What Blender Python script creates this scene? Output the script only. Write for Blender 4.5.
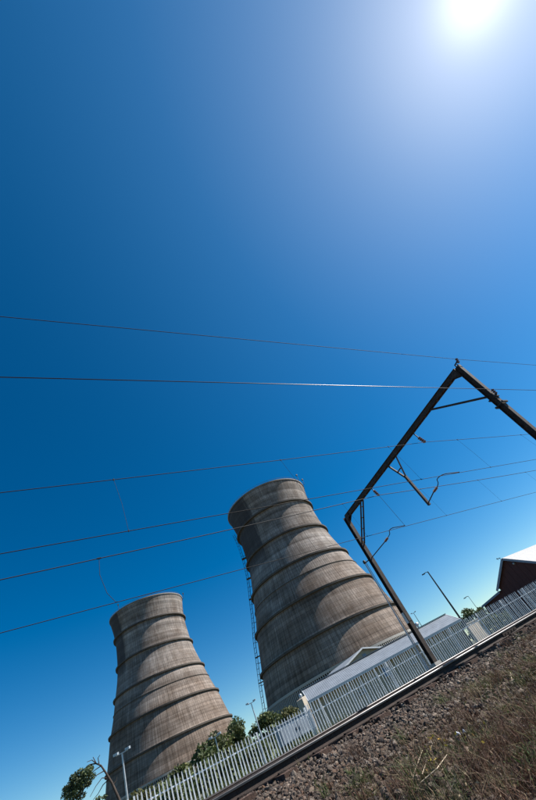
import bpy, bmesh, math, random
import numpy as np
from mathutils import Vector, Matrix

for o in list(bpy.data.objects):
    bpy.data.objects.remove(o)
S = bpy.context.scene
COL = S.collection
RAD = math.radians

# ---------------------------------------------------------------- camera
# world axes: X along the rails (to the right), Y away from the camera across the tracks, Z up (0 = yard level)
EYE = 1.0
PITCH, ROLL, YAW = 0.63816, -0.51351, 0.67323
FPX, PPX, PPY = 367.536, 275.777, 438.471          # in pixels of the 536 x 800 photograph
fw = Vector((math.cos(PITCH)*math.sin(YAW), math.cos(PITCH)*math.cos(YAW), math.sin(PITCH)))
r0 = Vector((math.cos(YAW), -math.sin(YAW), 0)); u0 = r0.cross(fw)
rt = math.cos(ROLL)*r0 + math.sin(ROLL)*u0
up = rt.cross(fw)
cam = bpy.data.cameras.new('Camera')
camo = bpy.data.objects.new('Camera', cam); COL.objects.link(camo)
M3 = Matrix((rt, up, -fw)).transposed()
camo.matrix_world = Matrix.Translation((0, 0, EYE)) @ M3.to_4x4()
cam.sensor_fit = 'VERTICAL'; cam.sensor_height = 36.0
cam.lens = FPX/800*36.0
cam.shift_x = (268-PPX)/800; cam.shift_y = (PPY-400)/800
cam.clip_start = 0.05; cam.clip_end = 9000
S.camera = camo

def ray(u, v):
    d = (u-PPX)*rt - (v-PPY)*up + FPX*fw
    return d.normalized()

# ---------------------------------------------------------------- sky, sun, exposure
SUN = Vector((0.6268, -0.2460, 0.7394)).normalized()
w = bpy.data.worlds.new('World'); S.world = w; w.use_nodes = True
nt = w.node_tree; nt.nodes.clear()
N = nt.nodes.new; L = nt.links.new
out = N('ShaderNodeOutputWorld'); bg = N('ShaderNodeBackground')
sky = N('ShaderNodeTexSky'); sky.sky_type = 'NISHITA'; sky.sun_disc = False
sky.sun_elevation = math.asin(SUN.z); sky.sun_rotation = math.atan2(SUN.x, SUN.y)
sky.altitude = 0; sky.air_density = 0.8; sky.dust_density = 0.2; sky.ozone_density = 1.2
hs = N('ShaderNodeHueSaturation'); hs.inputs['Saturation'].default_value = 1.52; hs.inputs['Value'].default_value = 1.18
L(sky.outputs[0], hs.inputs['Color'])
# aureole of the sun: light scattered forward by the air close to the sun's own direction
tc = N('ShaderNodeTexCoord'); vn = N('ShaderNodeVectorMath'); vn.operation = 'NORMALIZE'
L(tc.outputs['Generated'], vn.inputs[0])
dp = N('ShaderNodeVectorMath'); dp.operation = 'DOT_PRODUCT'; dp.inputs[1].default_value = SUN
L(vn.outputs[0], dp.inputs[0])
mx = N('ShaderNodeMath'); mx.operation = 'MAXIMUM'; mx.inputs[1].default_value = 0; L(dp.outputs['Value'], mx.inputs[0])
prev = None
for power, amp in ((700, 5.0), (90, 1.7), (14, 0.6), (6, 0.5)):
    p = N('ShaderNodeMath'); p.operation = 'POWER'; p.inputs[1].default_value = power; L(mx.outputs[0], p.inputs[0])
    a = N('ShaderNodeMath'); a.operation = 'MULTIPLY'; a.inputs[1].default_value = amp; L(p.outputs[0], a.inputs[0])
    if prev is None: prev = a
    else:
        s = N('ShaderNodeMath'); s.operation = 'ADD'; L(prev.outputs[0], s.inputs[0]); L(a.outputs[0], s.inputs[1]); prev = s
gl = N('ShaderNodeVectorMath'); gl.operation = 'SCALE'; gl.inputs[0].default_value = (1.06, 1.0, 0.97); L(prev.outputs[0], gl.inputs['Scale'])
ad = N('ShaderNodeVectorMath'); ad.operation = 'ADD'
tint = N('ShaderNodeVectorMath'); tint.operation = 'MULTIPLY'; tint.inputs[1].default_value = (1.0, 1.08, 1.04); L(hs.outputs[0], tint.inputs[0])
L(tint.outputs[0], ad.inputs[0]); L(gl.outputs[0], ad.inputs[1])
# broad blue skylight brightening towards the sun's side of the sky
p3 = N('ShaderNodeMath'); p3.operation = 'POWER'; p3.inputs[1].default_value = 3; L(mx.outputs[0], p3.inputs[0])
bl3 = N('ShaderNodeVectorMath'); bl3.operation = 'SCALE'; bl3.inputs[0].default_value = (0.16, 0.74, 1.15); L(p3.outputs[0], bl3.inputs['Scale'])
ad2 = N('ShaderNodeVectorMath'); ad2.operation = 'ADD'; L(ad.outputs[0], ad2.inputs[0]); L(bl3.outputs[0], ad2.inputs[1])
L(ad2.outputs[0], bg.inputs['Color']); bg.inputs['Strength'].default_value = 0.057
L(bg.outputs[0], out.inputs['Surface'])
sl = bpy.data.lights.new('Sun', 'SUN'); sl.energy = 5.0; sl.angle = RAD(0.53); sl.color = (1.0, 0.95, 0.88)
so = bpy.data.objects.new('Sun', sl); COL.objects.link(so)
so.rotation_euler = (-SUN).to_track_quat('-Z', 'Y').to_euler(); so.location = SUN*300
S.view_settings.view_transform = 'Standard'; S.view_settings.look = 'None'
S.view_settings.exposure = 0.8; S.view_settings.gamma = 1.0; S.view_settings.use_curve_mapping = False
S.render.engine = 'CYCLES'
S.cycles.max_bounces = 6

# ---------------------------------------------------------------- helpers
rng = random.Random(7)
nrg = np.random.default_rng(11)

class MB:
    def __init__(s): s.v = []; s.f = []; s.m = []
    def quad(s, a, b, c, d, m=0):
        i = len(s.v); s.v += [tuple(a), tuple(b), tuple(c), tuple(d)]; s.f.append((i, i+1, i+2, i+3)); s.m.append(m)
    def tri(s, a, b, c, m=0):
        i = len(s.v); s.v += [tuple(a), tuple(b), tuple(c)]; s.f.append((i, i+1, i+2)); s.m.append(m)
    def hexa(s, p, m=0):
        i = len(s.v); s.v += [tuple(x) for x in p]
        for f in ((3, 2, 1, 0), (4, 5, 6, 7), (0, 1, 5, 4), (1, 2, 6, 5), (2, 3, 7, 6), (3, 0, 4, 7)):
            s.f.append(tuple(i+k for k in f)); s.m.append(m)
    def box(s, x0, x1, y0, y1, z0, z1, m=0):
        s.hexa([(x0, y0, z0), (x1, y0, z0), (x1, y1, z0), (x0, y1, z0), (x0, y0, z1), (x1, y0, z1), (x1, y1, z1), (x0, y1, z1)], m)
    def bar(s, a, b, wd, ht, upv=(0, 0, 1), m=0):
        a = Vector(a); b = Vector(b); d = (b-a).normalized(); u = Vector(upv)
        if abs(d.dot(u)) > .98: u = Vector((1, 0, 0))
        sd = d.cross(u).normalized(); u = sd.cross(d).normalized()
        p = []
        for q in (a, b):
            for (i, j) in ((-1, -1), (1, -1), (1, 1), (-1, 1)):
                p.append(q + sd*wd/2*i + u*ht/2*j)
        s.hexa(p, m)
    def tube(s, pts, r, n=8, cap=True, m=0):
        pts = [Vector(p) for p in pts]; k = len(pts)
        rr = r if isinstance(r, (list, tuple)) else [r]*k
        base = len(s.v); ref = None
        for i, p in enumerate(pts):
            t = (pts[min(i+1, k-1)]-pts[max(i-1, 0)]).normalized()
            if ref is None:
                ref = Vector((0, 0, 1)) if abs(t.z) < .9 else Vector((1, 0, 0))
            e1 = (ref - t*ref.dot(t)).normalized(); e2 = t.cross(e1); ref = e1
            for j in range(n):
                a = 2*math.pi*j/n
                s.v.append(tuple(p + (e1*math.cos(a)+e2*math.sin(a))*rr[i]))
        for i in range(k-1):
            for j in range(n):
                a = base+i*n+j; b = base+i*n+(j+1) % n
                s.f.append((a, b, b+n, a+n)); s.m.append(m)
        if cap:
            s.f.append(tuple(base+j for j in reversed(range(n)))); s.m.append(m)
            s.f.append(tuple(base+(k-1)*n+j for j in range(n))); s.m.append(m)
    def lathe(s, prof, n=24, c=(0, 0, 0), m=0, close=False):
        base = len(s.v); k = len(prof)
        for (r, z) in prof:
            for j in range(n):
                a = 2*math.pi*j/n
                s.v.append((c[0]+r*math.cos(a), c[1]+r*math.sin(a), c[2]+z))
        for i in range(k if close else k-1):
            for j in range(n):
                a = base+i*n+j; b = base+i*n+(j+1) % n; i2 = ((i+1) % k)
                s.f.append((a, b, base+i2*n+(j+1) % n, base+i2*n+j)); s.m.append(m)
    def extr(s, sec, axis_pts, m=0):
        """closed section [(y,z)] extruded along X between x0 and x1"""
        x0, x1 = axis_pts; b = len(s.v); k = len(sec)
        for x in (x0, x1):
            for (y, z) in sec: s.v.append((x, y, z))
        for i in range(k):
            j = (i+1) % k
            s.f.append((b+i, b+k+i, b+k+j, b+j)); s.m.append(m)
        s.f.append(tuple(b+i for i in range(k))); s.m.append(m)
        s.f.append(tuple(b+k+i for i in reversed(range(k)))); s.m.append(m)
    def mesh(s, name, smooth=False):
        me = bpy.data.meshes.new(name); me.from_pydata(s.v, [], s.f)
        if any(s.m): me.polygons.foreach_set('material_index', s.m)
        if smooth: me.polygons.foreach_set('use_smooth', [True]*len(s.f))
        me.update(); return me
    def build(s, name, mats, parent=None, smooth=False, fix=True):
        me = s.mesh(name, smooth)
        if fix:
            bm = bmesh.new(); bm.from_mesh(me); bmesh.ops.recalc_face_normals(bm, faces=bm.faces); bm.to_mesh(me); bm.free()
        return link(name, me, mats, parent)

def link(name, me, mats=None, parent=None):
    o = bpy.data.objects.new(name, me); COL.objects.link(o)
    if mats is not None and len(me.materials) == 0:
        for m in (mats if isinstance(mats, (list, tuple)) else [mats]): me.materials.append(m)
    if parent is not None: o.parent = parent
    return o

def tag(o, label=None, cat=None, group=None, kind=None):
    if label: o['label'] = label
    if cat: o['category'] = cat
    if group: o['group'] = group
    if kind: o['kind'] = kind
    return o

def thing(name, label, cat, loc=(0, 0, 0), rz=0, group=None):
    o = bpy.data.objects.new(name, None); COL.objects.link(o)
    o.location = loc; o.rotation_euler = (0, 0, rz); o.empty_display_size = .2
    return tag(o, label, cat, group)

# ---------------------------------------------------------------- materials
def mat(name, col, rough=.8, var=.25, scale=3.0, bump=.0, bscale=40, metal=0.0, col2=None, spec=None, attr=False, stretch=None, trans=0):
    m = bpy.data.materials.new(name); m.use_nodes = True
    t = m.node_tree; b = t.nodes['Principled BSDF']
    b.inputs['Roughness'].default_value = rough; b.inputs['Metallic'].default_value = metal
    if spec is not None: b.inputs['Specular IOR Level'].default_value = spec
    tcx = t.nodes.new('ShaderNodeTexCoord'); src = tcx.outputs['Object']
    if stretch:
        mp = t.nodes.new('ShaderNodeMapping'); mp.inputs['Scale'].default_value = stretch
        t.links.new(src, mp.inputs[0]); src = mp.outputs[0]
    nz = t.nodes.new('ShaderNodeTexNoise'); nz.inputs['Scale'].default_value = scale; nz.inputs['Detail'].default_value = 6; nz.inputs['Roughness'].default_value = .65
    t.links.new(src, nz.inputs['Vector'])
    cr = t.nodes.new('ShaderNodeValToRGB'); cr.color_ramp.elements[0].position = .32; cr.color_ramp.elements[1].position = .68
    c2 = col2 or tuple(min(1, c*(1+var)) for c in col)
    c1 = tuple(c*(1-var) for c in col)
    cr.color_ramp.elements[0].color = (*c1, 1); cr.color_ramp.elements[1].color = (*c2, 1)
    t.links.new(nz.outputs['Fac'], cr.inputs[0]); csrc = cr.outputs[0]
    if attr:
        at = t.nodes.new('ShaderNodeAttribute'); at.attribute_name = 'col'
        mxn = t.nodes.new('ShaderNodeMix'); mxn.data_type = 'RGBA'; mxn.blend_type = 'MULTIPLY'; mxn.inputs[0].default_value = 1
        t.links.new(cr.outputs[0], mxn.inputs[6]); t.links.new(at.outputs['Color'], mxn.inputs[7]); csrc = mxn.outputs[2]
    t.links.new(csrc, b.inputs['Base Color'])
    if bump:
        n2 = t.nodes.new('ShaderNodeTexNoise'); n2.inputs['Scale'].default_value = bscale; n2.inputs['Detail'].default_value = 5
        t.links.new(src, n2.inputs['Vector'])
        bp = t.nodes.new('ShaderNodeBump'); bp.inputs['Strength'].default_value = bump; bp.inputs['Distance'].default_value = .02
        t.links.new(n2.outputs['Fac'], bp.inputs['Height']); t.links.new(bp.outputs[0], b.inputs['Normal'])
    if trans:
        tr = t.nodes.new('ShaderNodeBsdfTranslucent'); t.links.new(csrc, tr.inputs['Color'])
        ms = t.nodes.new('ShaderNodeMixShader'); ms.inputs[0].default_value = trans
        o = t.nodes['Material Output']; t.links.new(b.outputs[0], ms.inputs[1]); t.links.new(tr.outputs[0], ms.inputs[2]); t.links.new(ms.outputs[0], o.inputs['Surface'])
    return m

MAT = {}
MAT['steel_dark'] = mat('mast_steel', (.020, .015, .013), .75, .5, 6, .3, 60, col2=(.062, .040, .028))
MAT['steel_black'] = mat('fitting_steel', (.03, .028, .027), .6, .4, 8)
MAT['wire'] = mat('wire_metal', (.012, .012, .014), .8, .1, .3)
MAT['wire_light'] = mat('bright_wire', (.028, .028, .032), .75, .1, .3)
MAT['wire_glint'] = mat('worn_wire', (.06, .06, .065), .40, .1, .3, metal=.8)
MAT['galv'] = mat('galvanised_steel', (.42, .44, .46), .42, .18, 5, metal=.55, bump=.1, bscale=30)
MAT['galv_grey'] = mat('grey_conduit', (.50, .51, .52), .6, .2, 4)
MAT['porcelain'] = mat('insulator_porcelain', (.16, .10, .08), .25, .3, 10)
MAT['fence'] = mat('fence_galvanised', (.66, .685, .715), .55, .14, 2.2, metal=.1)
MAT['rust'] = mat('rail_rust', (.022, .013, .010), .85, .45, 9, .5, 90, col2=(.040, .022, .015))
MAT['railhead'] = mat('rail_head_worn', (.36, .36, .37), .25, .12, 12, metal=1.0)
MAT['railside'] = mat('rail_head_side', (.09, .088, .09), .42, .3, 7, metal=.9, stretch=(1, 8, 8))
MAT['sleeper'] = mat('timber_sleeper', (.065, .034, .023), .9, .45, 5, .7, 40, col2=(.12, .068, .046), stretch=(6, 1, 6))
MAT['concrete'] = mat('weathered_concrete', (.36, .34, .31), .9, .2, 4, .4, 30)
MAT['ring'] = mat('ring_concrete', (.075, .064, .055), .9, .3, .6, .2, 5)
MAT['rim'] = mat('rim_concrete', (.22, .205, .19), .9, .2, 1.0, .2, 10)
MAT['cream'] = mat('cream_render', (.34, .29, .21), .85, .1, 1.2, .15, 30)
MAT['beige'] = mat('beige_render', (.40, .34, .27), .85, .12, 1.5, .15, 30)
MAT['roof_grey'] = mat('roof_sheet_bluegrey', (.20, .225, .255), .5, .16, 1.2, metal=.25, stretch=(1, 1, 1))
MAT['roof_white'] = mat('roof_sheet_white', (.43, .425, .41), .6, .07, 1.2)
MAT['trim_white'] = mat('white_painted_trim', (.50, .52, .54), .5, .08, 3)
MAT['trim_blue'] = mat('bluegrey_barge', (.20, .24, .31), .55, .15, 3)
MAT['redwall'] = mat('dark_red_cladding', (.075, .022, .02), .8, .3, 1.5, stretch=(1, 6, 1))
MAT['dark'] = mat('inlet_shade', (.02, .02, .022), .8, .3, 3)
MAT['glass'] = mat('window_glass', (.03, .035, .045), .08, .2, 3, spec=.8)
MAT['blind'] = mat('blue_blind', (.12, .24, .45), .6, .2, 8)
MAT['white_panel'] = mat('white_sheet_metal', (.23, .265, .31), .5, .2, 1.2)
MAT['pole_dark'] = mat('dark_lamp_pole', (.03, .032, .036), .6, .3, 4)
MAT['bark'] = mat('tree_bark', (.055, .040, .032), .95, .4, 6, .8, 30)
MAT['leaf'] = mat('tree_leaf', (1, 1, 1), .7, .2, 2, attr=True, trans=.25)
MAT['blade'] = mat('weed_blade', (1, 1, 1), .8, .15, 20, attr=True, trans=.2)
MAT['stone'] = mat('ballast_stone', (1, 1, 1), .9, .35, 30, .6, 120, attr=True)
MAT['litter'] = mat('litter_paper', (.55, .60, .72), .7, .2, 30)

# ground material: soil in front, grey ballast dust on the formation, dry grass and tarmac beyond
def ground_mat():
    m = bpy.data.materials.new('ground_soil'); m.use_nodes = True; t = m.node_tree; b = t.nodes['Principled BSDF']
    b.inputs['Roughness'].default_value = .95
    n = t.nodes.new; l = t.links.new
    g = n('ShaderNodeNewGeometry'); sp = n('ShaderNodeSeparateXYZ'); l(g.outputs['Position'], sp.inputs[0])
    n1 = n('ShaderNodeTexNoise'); n1.inputs['Scale'].default_value = 2.2; n1.inputs['Detail'].default_value = 8; l(g.outputs['Position'], n1.inputs['Vector'])
    c1 = n('ShaderNodeValToRGB'); c1.color_ramp.elements[0].color = (.035, .026, .02, 1); c1.color_ramp.elements[1].color = (.115, .088, .066, 1)
    c1.color_ramp.elements[0].position = .3; c1.color_ramp.elements[1].position = .7; l(n1.outputs['Fac'], c1.inputs[0])
    n2 = n('ShaderNodeTexNoise'); n2.inputs['Scale'].default_value = .12; n2.inputs['Detail'].default_value = 8; l(g.outputs['Position'], n2.inputs['Vector'])
    c2 = n('ShaderNodeValToRGB'); c2.color_ramp.elements[0].color = (.045, .060, .022, 1); c2.color_ramp.elements[1].color = (.12, .105, .06, 1); l(n2.outputs['Fac'], c2.inputs[0])
    mr = n('ShaderNodeMapRange'); mr.inputs[1].default_value = 15; mr.inputs[2].default_value = 18; l(sp.outputs['Y'], mr.inputs[0])
    mx = n('ShaderNodeMix'); mx.data_type = 'RGBA'; l(mr.outputs[0], mx.inputs[0]); l(c1.outputs[0], mx.inputs[6]); l(c2.outputs[0], mx.inputs[7])
    l(mx.outputs[2], b.inputs['Base Color'])
    v = n('ShaderNodeTexVoronoi'); v.inputs['Scale'].default_value = 22; l(g.outputs['Position'], v.inputs['Vector'])
    bp = n('ShaderNodeBump'); bp.inputs['Strength'].default_value = .8; bp.inputs['Distance'].default_value = .03; bp.invert = True
    l(v.outputs['Distance'], bp.inputs['Height']); l(bp.outputs[0], b.inputs['Normal'])
    return m
MAT['ground'] = ground_mat()

def tower_mat(name, soot_az, seed, soot_w):
    """board-marked concrete: lift lines, vertical board joints, streaks, soot on one flank (UV in metres: x around, y up)"""
    m = bpy.data.materials.new(name); m.use_nodes = True; t = m.node_tree; b = t.nodes['Principled BSDF']
    b.inputs['Roughness'].default_value = .92; b.inputs['Specular IOR Level'].default_value = .2
    n = t.nodes.new; l = t.links.new
    uv = n('ShaderNodeUVMap'); uv.uv_map = 'cyl'
    def mp(sx, sy, off=0):
        q = n('ShaderNodeMapping'); q.inputs['Scale'].default_value = (sx, sy, 1); q.inputs['Location'].default_value = (off, off*.37, seed); l(uv.outputs[0], q.inputs[0]); return q.outputs[0]
    def noise(vec, sc, det=6, ro=.6):
        q = n('ShaderNodeTexNoise'); q.inputs['Scale'].default_value = sc; q.inputs['Detail'].default_value = det; q.inputs['Roughness'].default_value = ro; l(vec, q.inputs['Vector']); return q.outputs['Fac']
    def ramp(f, stops):
        q = n('ShaderNodeValToRGB'); e = q.color_ramp.elements
        while len(e) < len(stops): e.new(.5)
        for el, (p, c) in zip(e, stops): el.position = p; el.color = (*c, 1) if len(c) == 3 else c
        l(f, q.inputs[0]); return q.outputs[0]
    def mul(a, c, f=1.0, mode='MULTIPLY'):
        q = n('ShaderNodeMix'); q.data_type = 'RGBA'; q.blend_type = mode
        if isinstance(f, float): q.inputs[0].default_value = f
        else: l(f, q.inputs[0])
        l(a, q.inputs[6])
        if isinstance(c, tuple): q.inputs[7].default_value = (*c, 1)
        else: l(c, q.inputs[7])
        return q.outputs[2]
    base = ramp(noise(mp(.05, .05), 1.0), [(.3, (.305, .267, .243)), (.7, (.45, .417, .395))])
    br = n('ShaderNodeTexBrick'); br.offset = 0.0; br.inputs['Scale'].default_value = 1.0
    br.inputs['Color1'].default_value = (.90, .90, .90, 1); br.inputs['Color2'].default_value = (1.06, 1.055, 1.05, 1); br.inputs['Mortar'].default_value = (.50, .49, .48, 1)
    br.inputs['Brick Width'].default_value = .78; br.inputs['Row Height'].default_value = 1.35; br.inputs['Mortar Size'].default_value = .06; br.inputs['Mortar Smooth'].default_value = .6; br.inputs['Bias'].default_value = 0
    l(mp(1, 1), br.inputs['Vector'])
    c = mul(base, br.outputs['Color'])
    # lift bands: every pour a slightly different grey
    wn = n('ShaderNodeTexWhiteNoise'); wn.noise_dimensions = '1D'
    sp = n('ShaderNodeSeparateXYZ'); l(uv.outputs[0], sp.inputs[0])
    dv = n('ShaderNodeMath'); dv.operation = 'DIVIDE'; dv.inputs[1].default_value = 1.35; l(sp.outputs['Y'], dv.inputs[0])
    fl = n('ShaderNodeMath'); fl.operation = 'FLOOR'; l(dv.outputs[0], fl.inputs[0])
    ads = n('ShaderNodeMath'); ads.operation = 'ADD'; ads.inputs[1].default_value = seed; l(fl.outputs[0], ads.inputs[0]); l(ads.outputs[0], wn.inputs['W'])
    c = mul(c, ramp(wn.outputs['Value'], [(0, (.70, .70, .70)), (1, (1.10, 1.10, 1.10))]), 1.0)
    # vertical streaks, dark and pale
    c = mul(c, ramp(noise(mp(.9, .045), 1.0, 5, .7), [(.36, (.52, .50, .485)), (.56, (1, 1, 1))]), .65)
    c = mul(c, ramp(noise(mp(2.6, .10, 5), 1.0, 4, .6), [(.40, (.62, .61, .59)), (.57, (1, 1, 1))]), .7)
    c = mul(c, (.50, .485, .46), ramp(noise(mp(1.0, .22, 31), 1.0, 7, .8), [(.56, (0, 0, 0)), (.70, (.6, .6, .6))]), 'MIX')
    c = mul(c, ramp(noise(mp(.12, .10, 60), 1.0, 6, .65), [(.38, (.60, .54, .49)), (.6, (1, 1, 1))]), .8)
    # whole lift bands that were poured or patched differently, in irregular lengths
    c = mul(c, ramp(noise(mp(.035, .74, 90), 1.0, 2, .4), [(.34, (.66, .63, .60)), (.46, (1, 1, 1)), (.62, (1.12, 1.10, 1.07))]), .8)
    c = mul(c, (.30, .19, .12), ramp(noise(mp(1.9, .05, 140), 1.0, 5, .7), [(.66, (0, 0, 0)), (.76, (.5, .5, .5))]), 'MIX')
    hz = n('ShaderNodeMath'); hz.operation = 'MULTIPLY_ADD'; hz.inputs[1].default_value = 46.0; l(noise(mp(.10, .05, 200), 1.0, 7, .7), hz.inputs[0]); l(sp.outputs['Y'], hz.inputs[2])
    hm = n('ShaderNodeMapRange'); hm.interpolation_type = 'SMOOTHSTEP'; hm.inputs[1].default_value = 82; hm.inputs[2].default_value = 52; l(hz.outputs[0], hm.inputs[0])
    c = mul(c, (.84, .765, .71), hm.outputs[0])
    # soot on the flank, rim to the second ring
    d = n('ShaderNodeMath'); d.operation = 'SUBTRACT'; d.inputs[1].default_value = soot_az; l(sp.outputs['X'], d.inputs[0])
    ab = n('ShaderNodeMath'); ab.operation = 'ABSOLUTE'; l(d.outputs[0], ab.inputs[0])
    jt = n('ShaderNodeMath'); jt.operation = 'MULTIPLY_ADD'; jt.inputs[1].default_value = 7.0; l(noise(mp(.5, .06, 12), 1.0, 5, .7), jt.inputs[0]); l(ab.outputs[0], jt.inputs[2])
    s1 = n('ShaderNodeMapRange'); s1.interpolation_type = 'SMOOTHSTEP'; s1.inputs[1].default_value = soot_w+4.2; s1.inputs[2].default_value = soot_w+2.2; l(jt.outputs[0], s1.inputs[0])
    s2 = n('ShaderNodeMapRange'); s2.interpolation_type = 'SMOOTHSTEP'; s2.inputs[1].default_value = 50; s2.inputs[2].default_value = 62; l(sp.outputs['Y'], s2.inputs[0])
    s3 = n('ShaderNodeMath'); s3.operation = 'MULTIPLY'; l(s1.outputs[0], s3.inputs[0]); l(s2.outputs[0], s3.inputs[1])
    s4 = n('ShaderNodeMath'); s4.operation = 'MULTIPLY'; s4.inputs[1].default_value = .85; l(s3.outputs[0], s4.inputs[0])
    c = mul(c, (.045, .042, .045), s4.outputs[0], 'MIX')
    l(c, b.inputs['Base Color'])
    bp = n('ShaderNodeBump'); bp.inputs['Strength'].default_value = .5; bp.inputs['Distance'].default_value = .12
    l(br.outputs['Fac'], bp.inputs['Height']); bp.invert = True; l(bp.outputs[0], b.inputs['Normal'])
    return m

# ---------------------------------------------------------------- ground
PROF = [(-2500, -.1), (0, -.08), (2.4, -.04), (3.3, .05), (4.2, .17), (5.4, .36), (6.4, .53), (6.95, .60), (7.2, .62), (7.6, .66), (13.3, .66), (13.8, .60), (15.6, .25), (17, .02), (18.5, 0), (6000, 0)]
PY = np.array([p[0] for p in PROF]); PZ = np.array([p[1] for p in PROF])
def lump(x, y):
    a = .030*np.sin(x*1.7+y*2.3)+.022*np.sin(x*3.9-y*1.1+1.7)+.015*np.sin(x*7.3+y*6.1+.4)
    k = np.clip((7.0-y)/2.5, 0, 1)*np.clip((y+30)/10, 0, 1)
    return a*k
def gz(x, y): return np.interp(y, PY, PZ)+lump(x, y)
def ground_at(u, v):
    d = ray(u, v); t = 1.0
    for i in range(4000):
        p = d*t; z = EYE+p.z
        if z <= gz(p.x, p.y): return Vector((p.x, p.y, float(gz(p.x, p.y))))
        t += .01
    return Vector((p.x, p.y, 0))

Xs = np.concatenate([[-4000, -1000, -300, -120, -60, -30, -15, -8], np.arange(-4, 22, .22), [24, 28, 36, 50, 80, 140, 300, 900, 2500, 6000]])
Ys = np.concatenate([[-2500, -600, -150, -40, -12, -4], np.arange(0, 7.6, .18), PY[(PY > 7.5) & (PY < 20)], [24, 32, 45, 70, 110, 180, 320, 700, 1800, 6000]])
Ys = np.unique(np.round(Ys, 4))
GX, GY = np.meshgrid(Xs, Ys); GZ = gz(GX, GY)
vs = np.stack([GX.ravel(), GY.ravel(), GZ.ravel()], 1).tolist()
nx = len(Xs)
fs = [(j*nx+i, j*nx+i+1, (j+1)*nx+i+1, (j+1)*nx+i) for j in range(len(Ys)-1) for i in range(nx-1)]
me = bpy.data.meshes.new('ground'); me.from_pydata(vs, [], fs); me.polygons.foreach_set('use_smooth', [True]*len(fs)); me.update()
tag(link('ground', me, MAT['ground']), kind='structure')

# ---------------------------------------------------------------- cooling towers
# z above yard level, shell radius
SHELL = [(11.5, 30.4), (14, 29.9), (22, 28.3), (28, 26.9), (34.6, 25.4), (40, 23.75), (48.2, 21.75), (55, 20.05), (61.5, 18.95), (68, 18.4), (75.2, 18.3), (80, 18.75), (86, 19.75)]
SZ = np.array([p[0] for p in SHELL]); SR = np.array([p[1] for p in SHELL])
# smooth cubic through the profile
def spl(z):
    n = len(SZ); h = np.diff(SZ); al = np.zeros(n)
    A = np.zeros((n, n)); A[0, 0] = A[-1, -1] = 1
    for i in range(1, n-1):
        A[i, i-1] = h[i-1]; A[i, i] = 2*(h[i-1]+h[i]); A[i, i+1] = h[i]
        al[i] = 3*((SR[i+1]-SR[i])/h[i]-(SR[i]-SR[i-1])/h[i-1])
    c = np.linalg.solve(A, al)
    i = int(np.clip(np.searchsorted(SZ, z)-1, 0, n-2)); d = z-SZ[i]
    b = (SR[i+1]-SR[i])/h[i]-h[i]*(2*c[i]+c[i+1])/3
    return float(SR[i]+b*d+c[i]*d*d+(c[i+1]-c[i])/(3*h[i])*d**3)
RINGS = [22.0, 34.6, 48.2, 61.5, 75.2]

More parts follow.
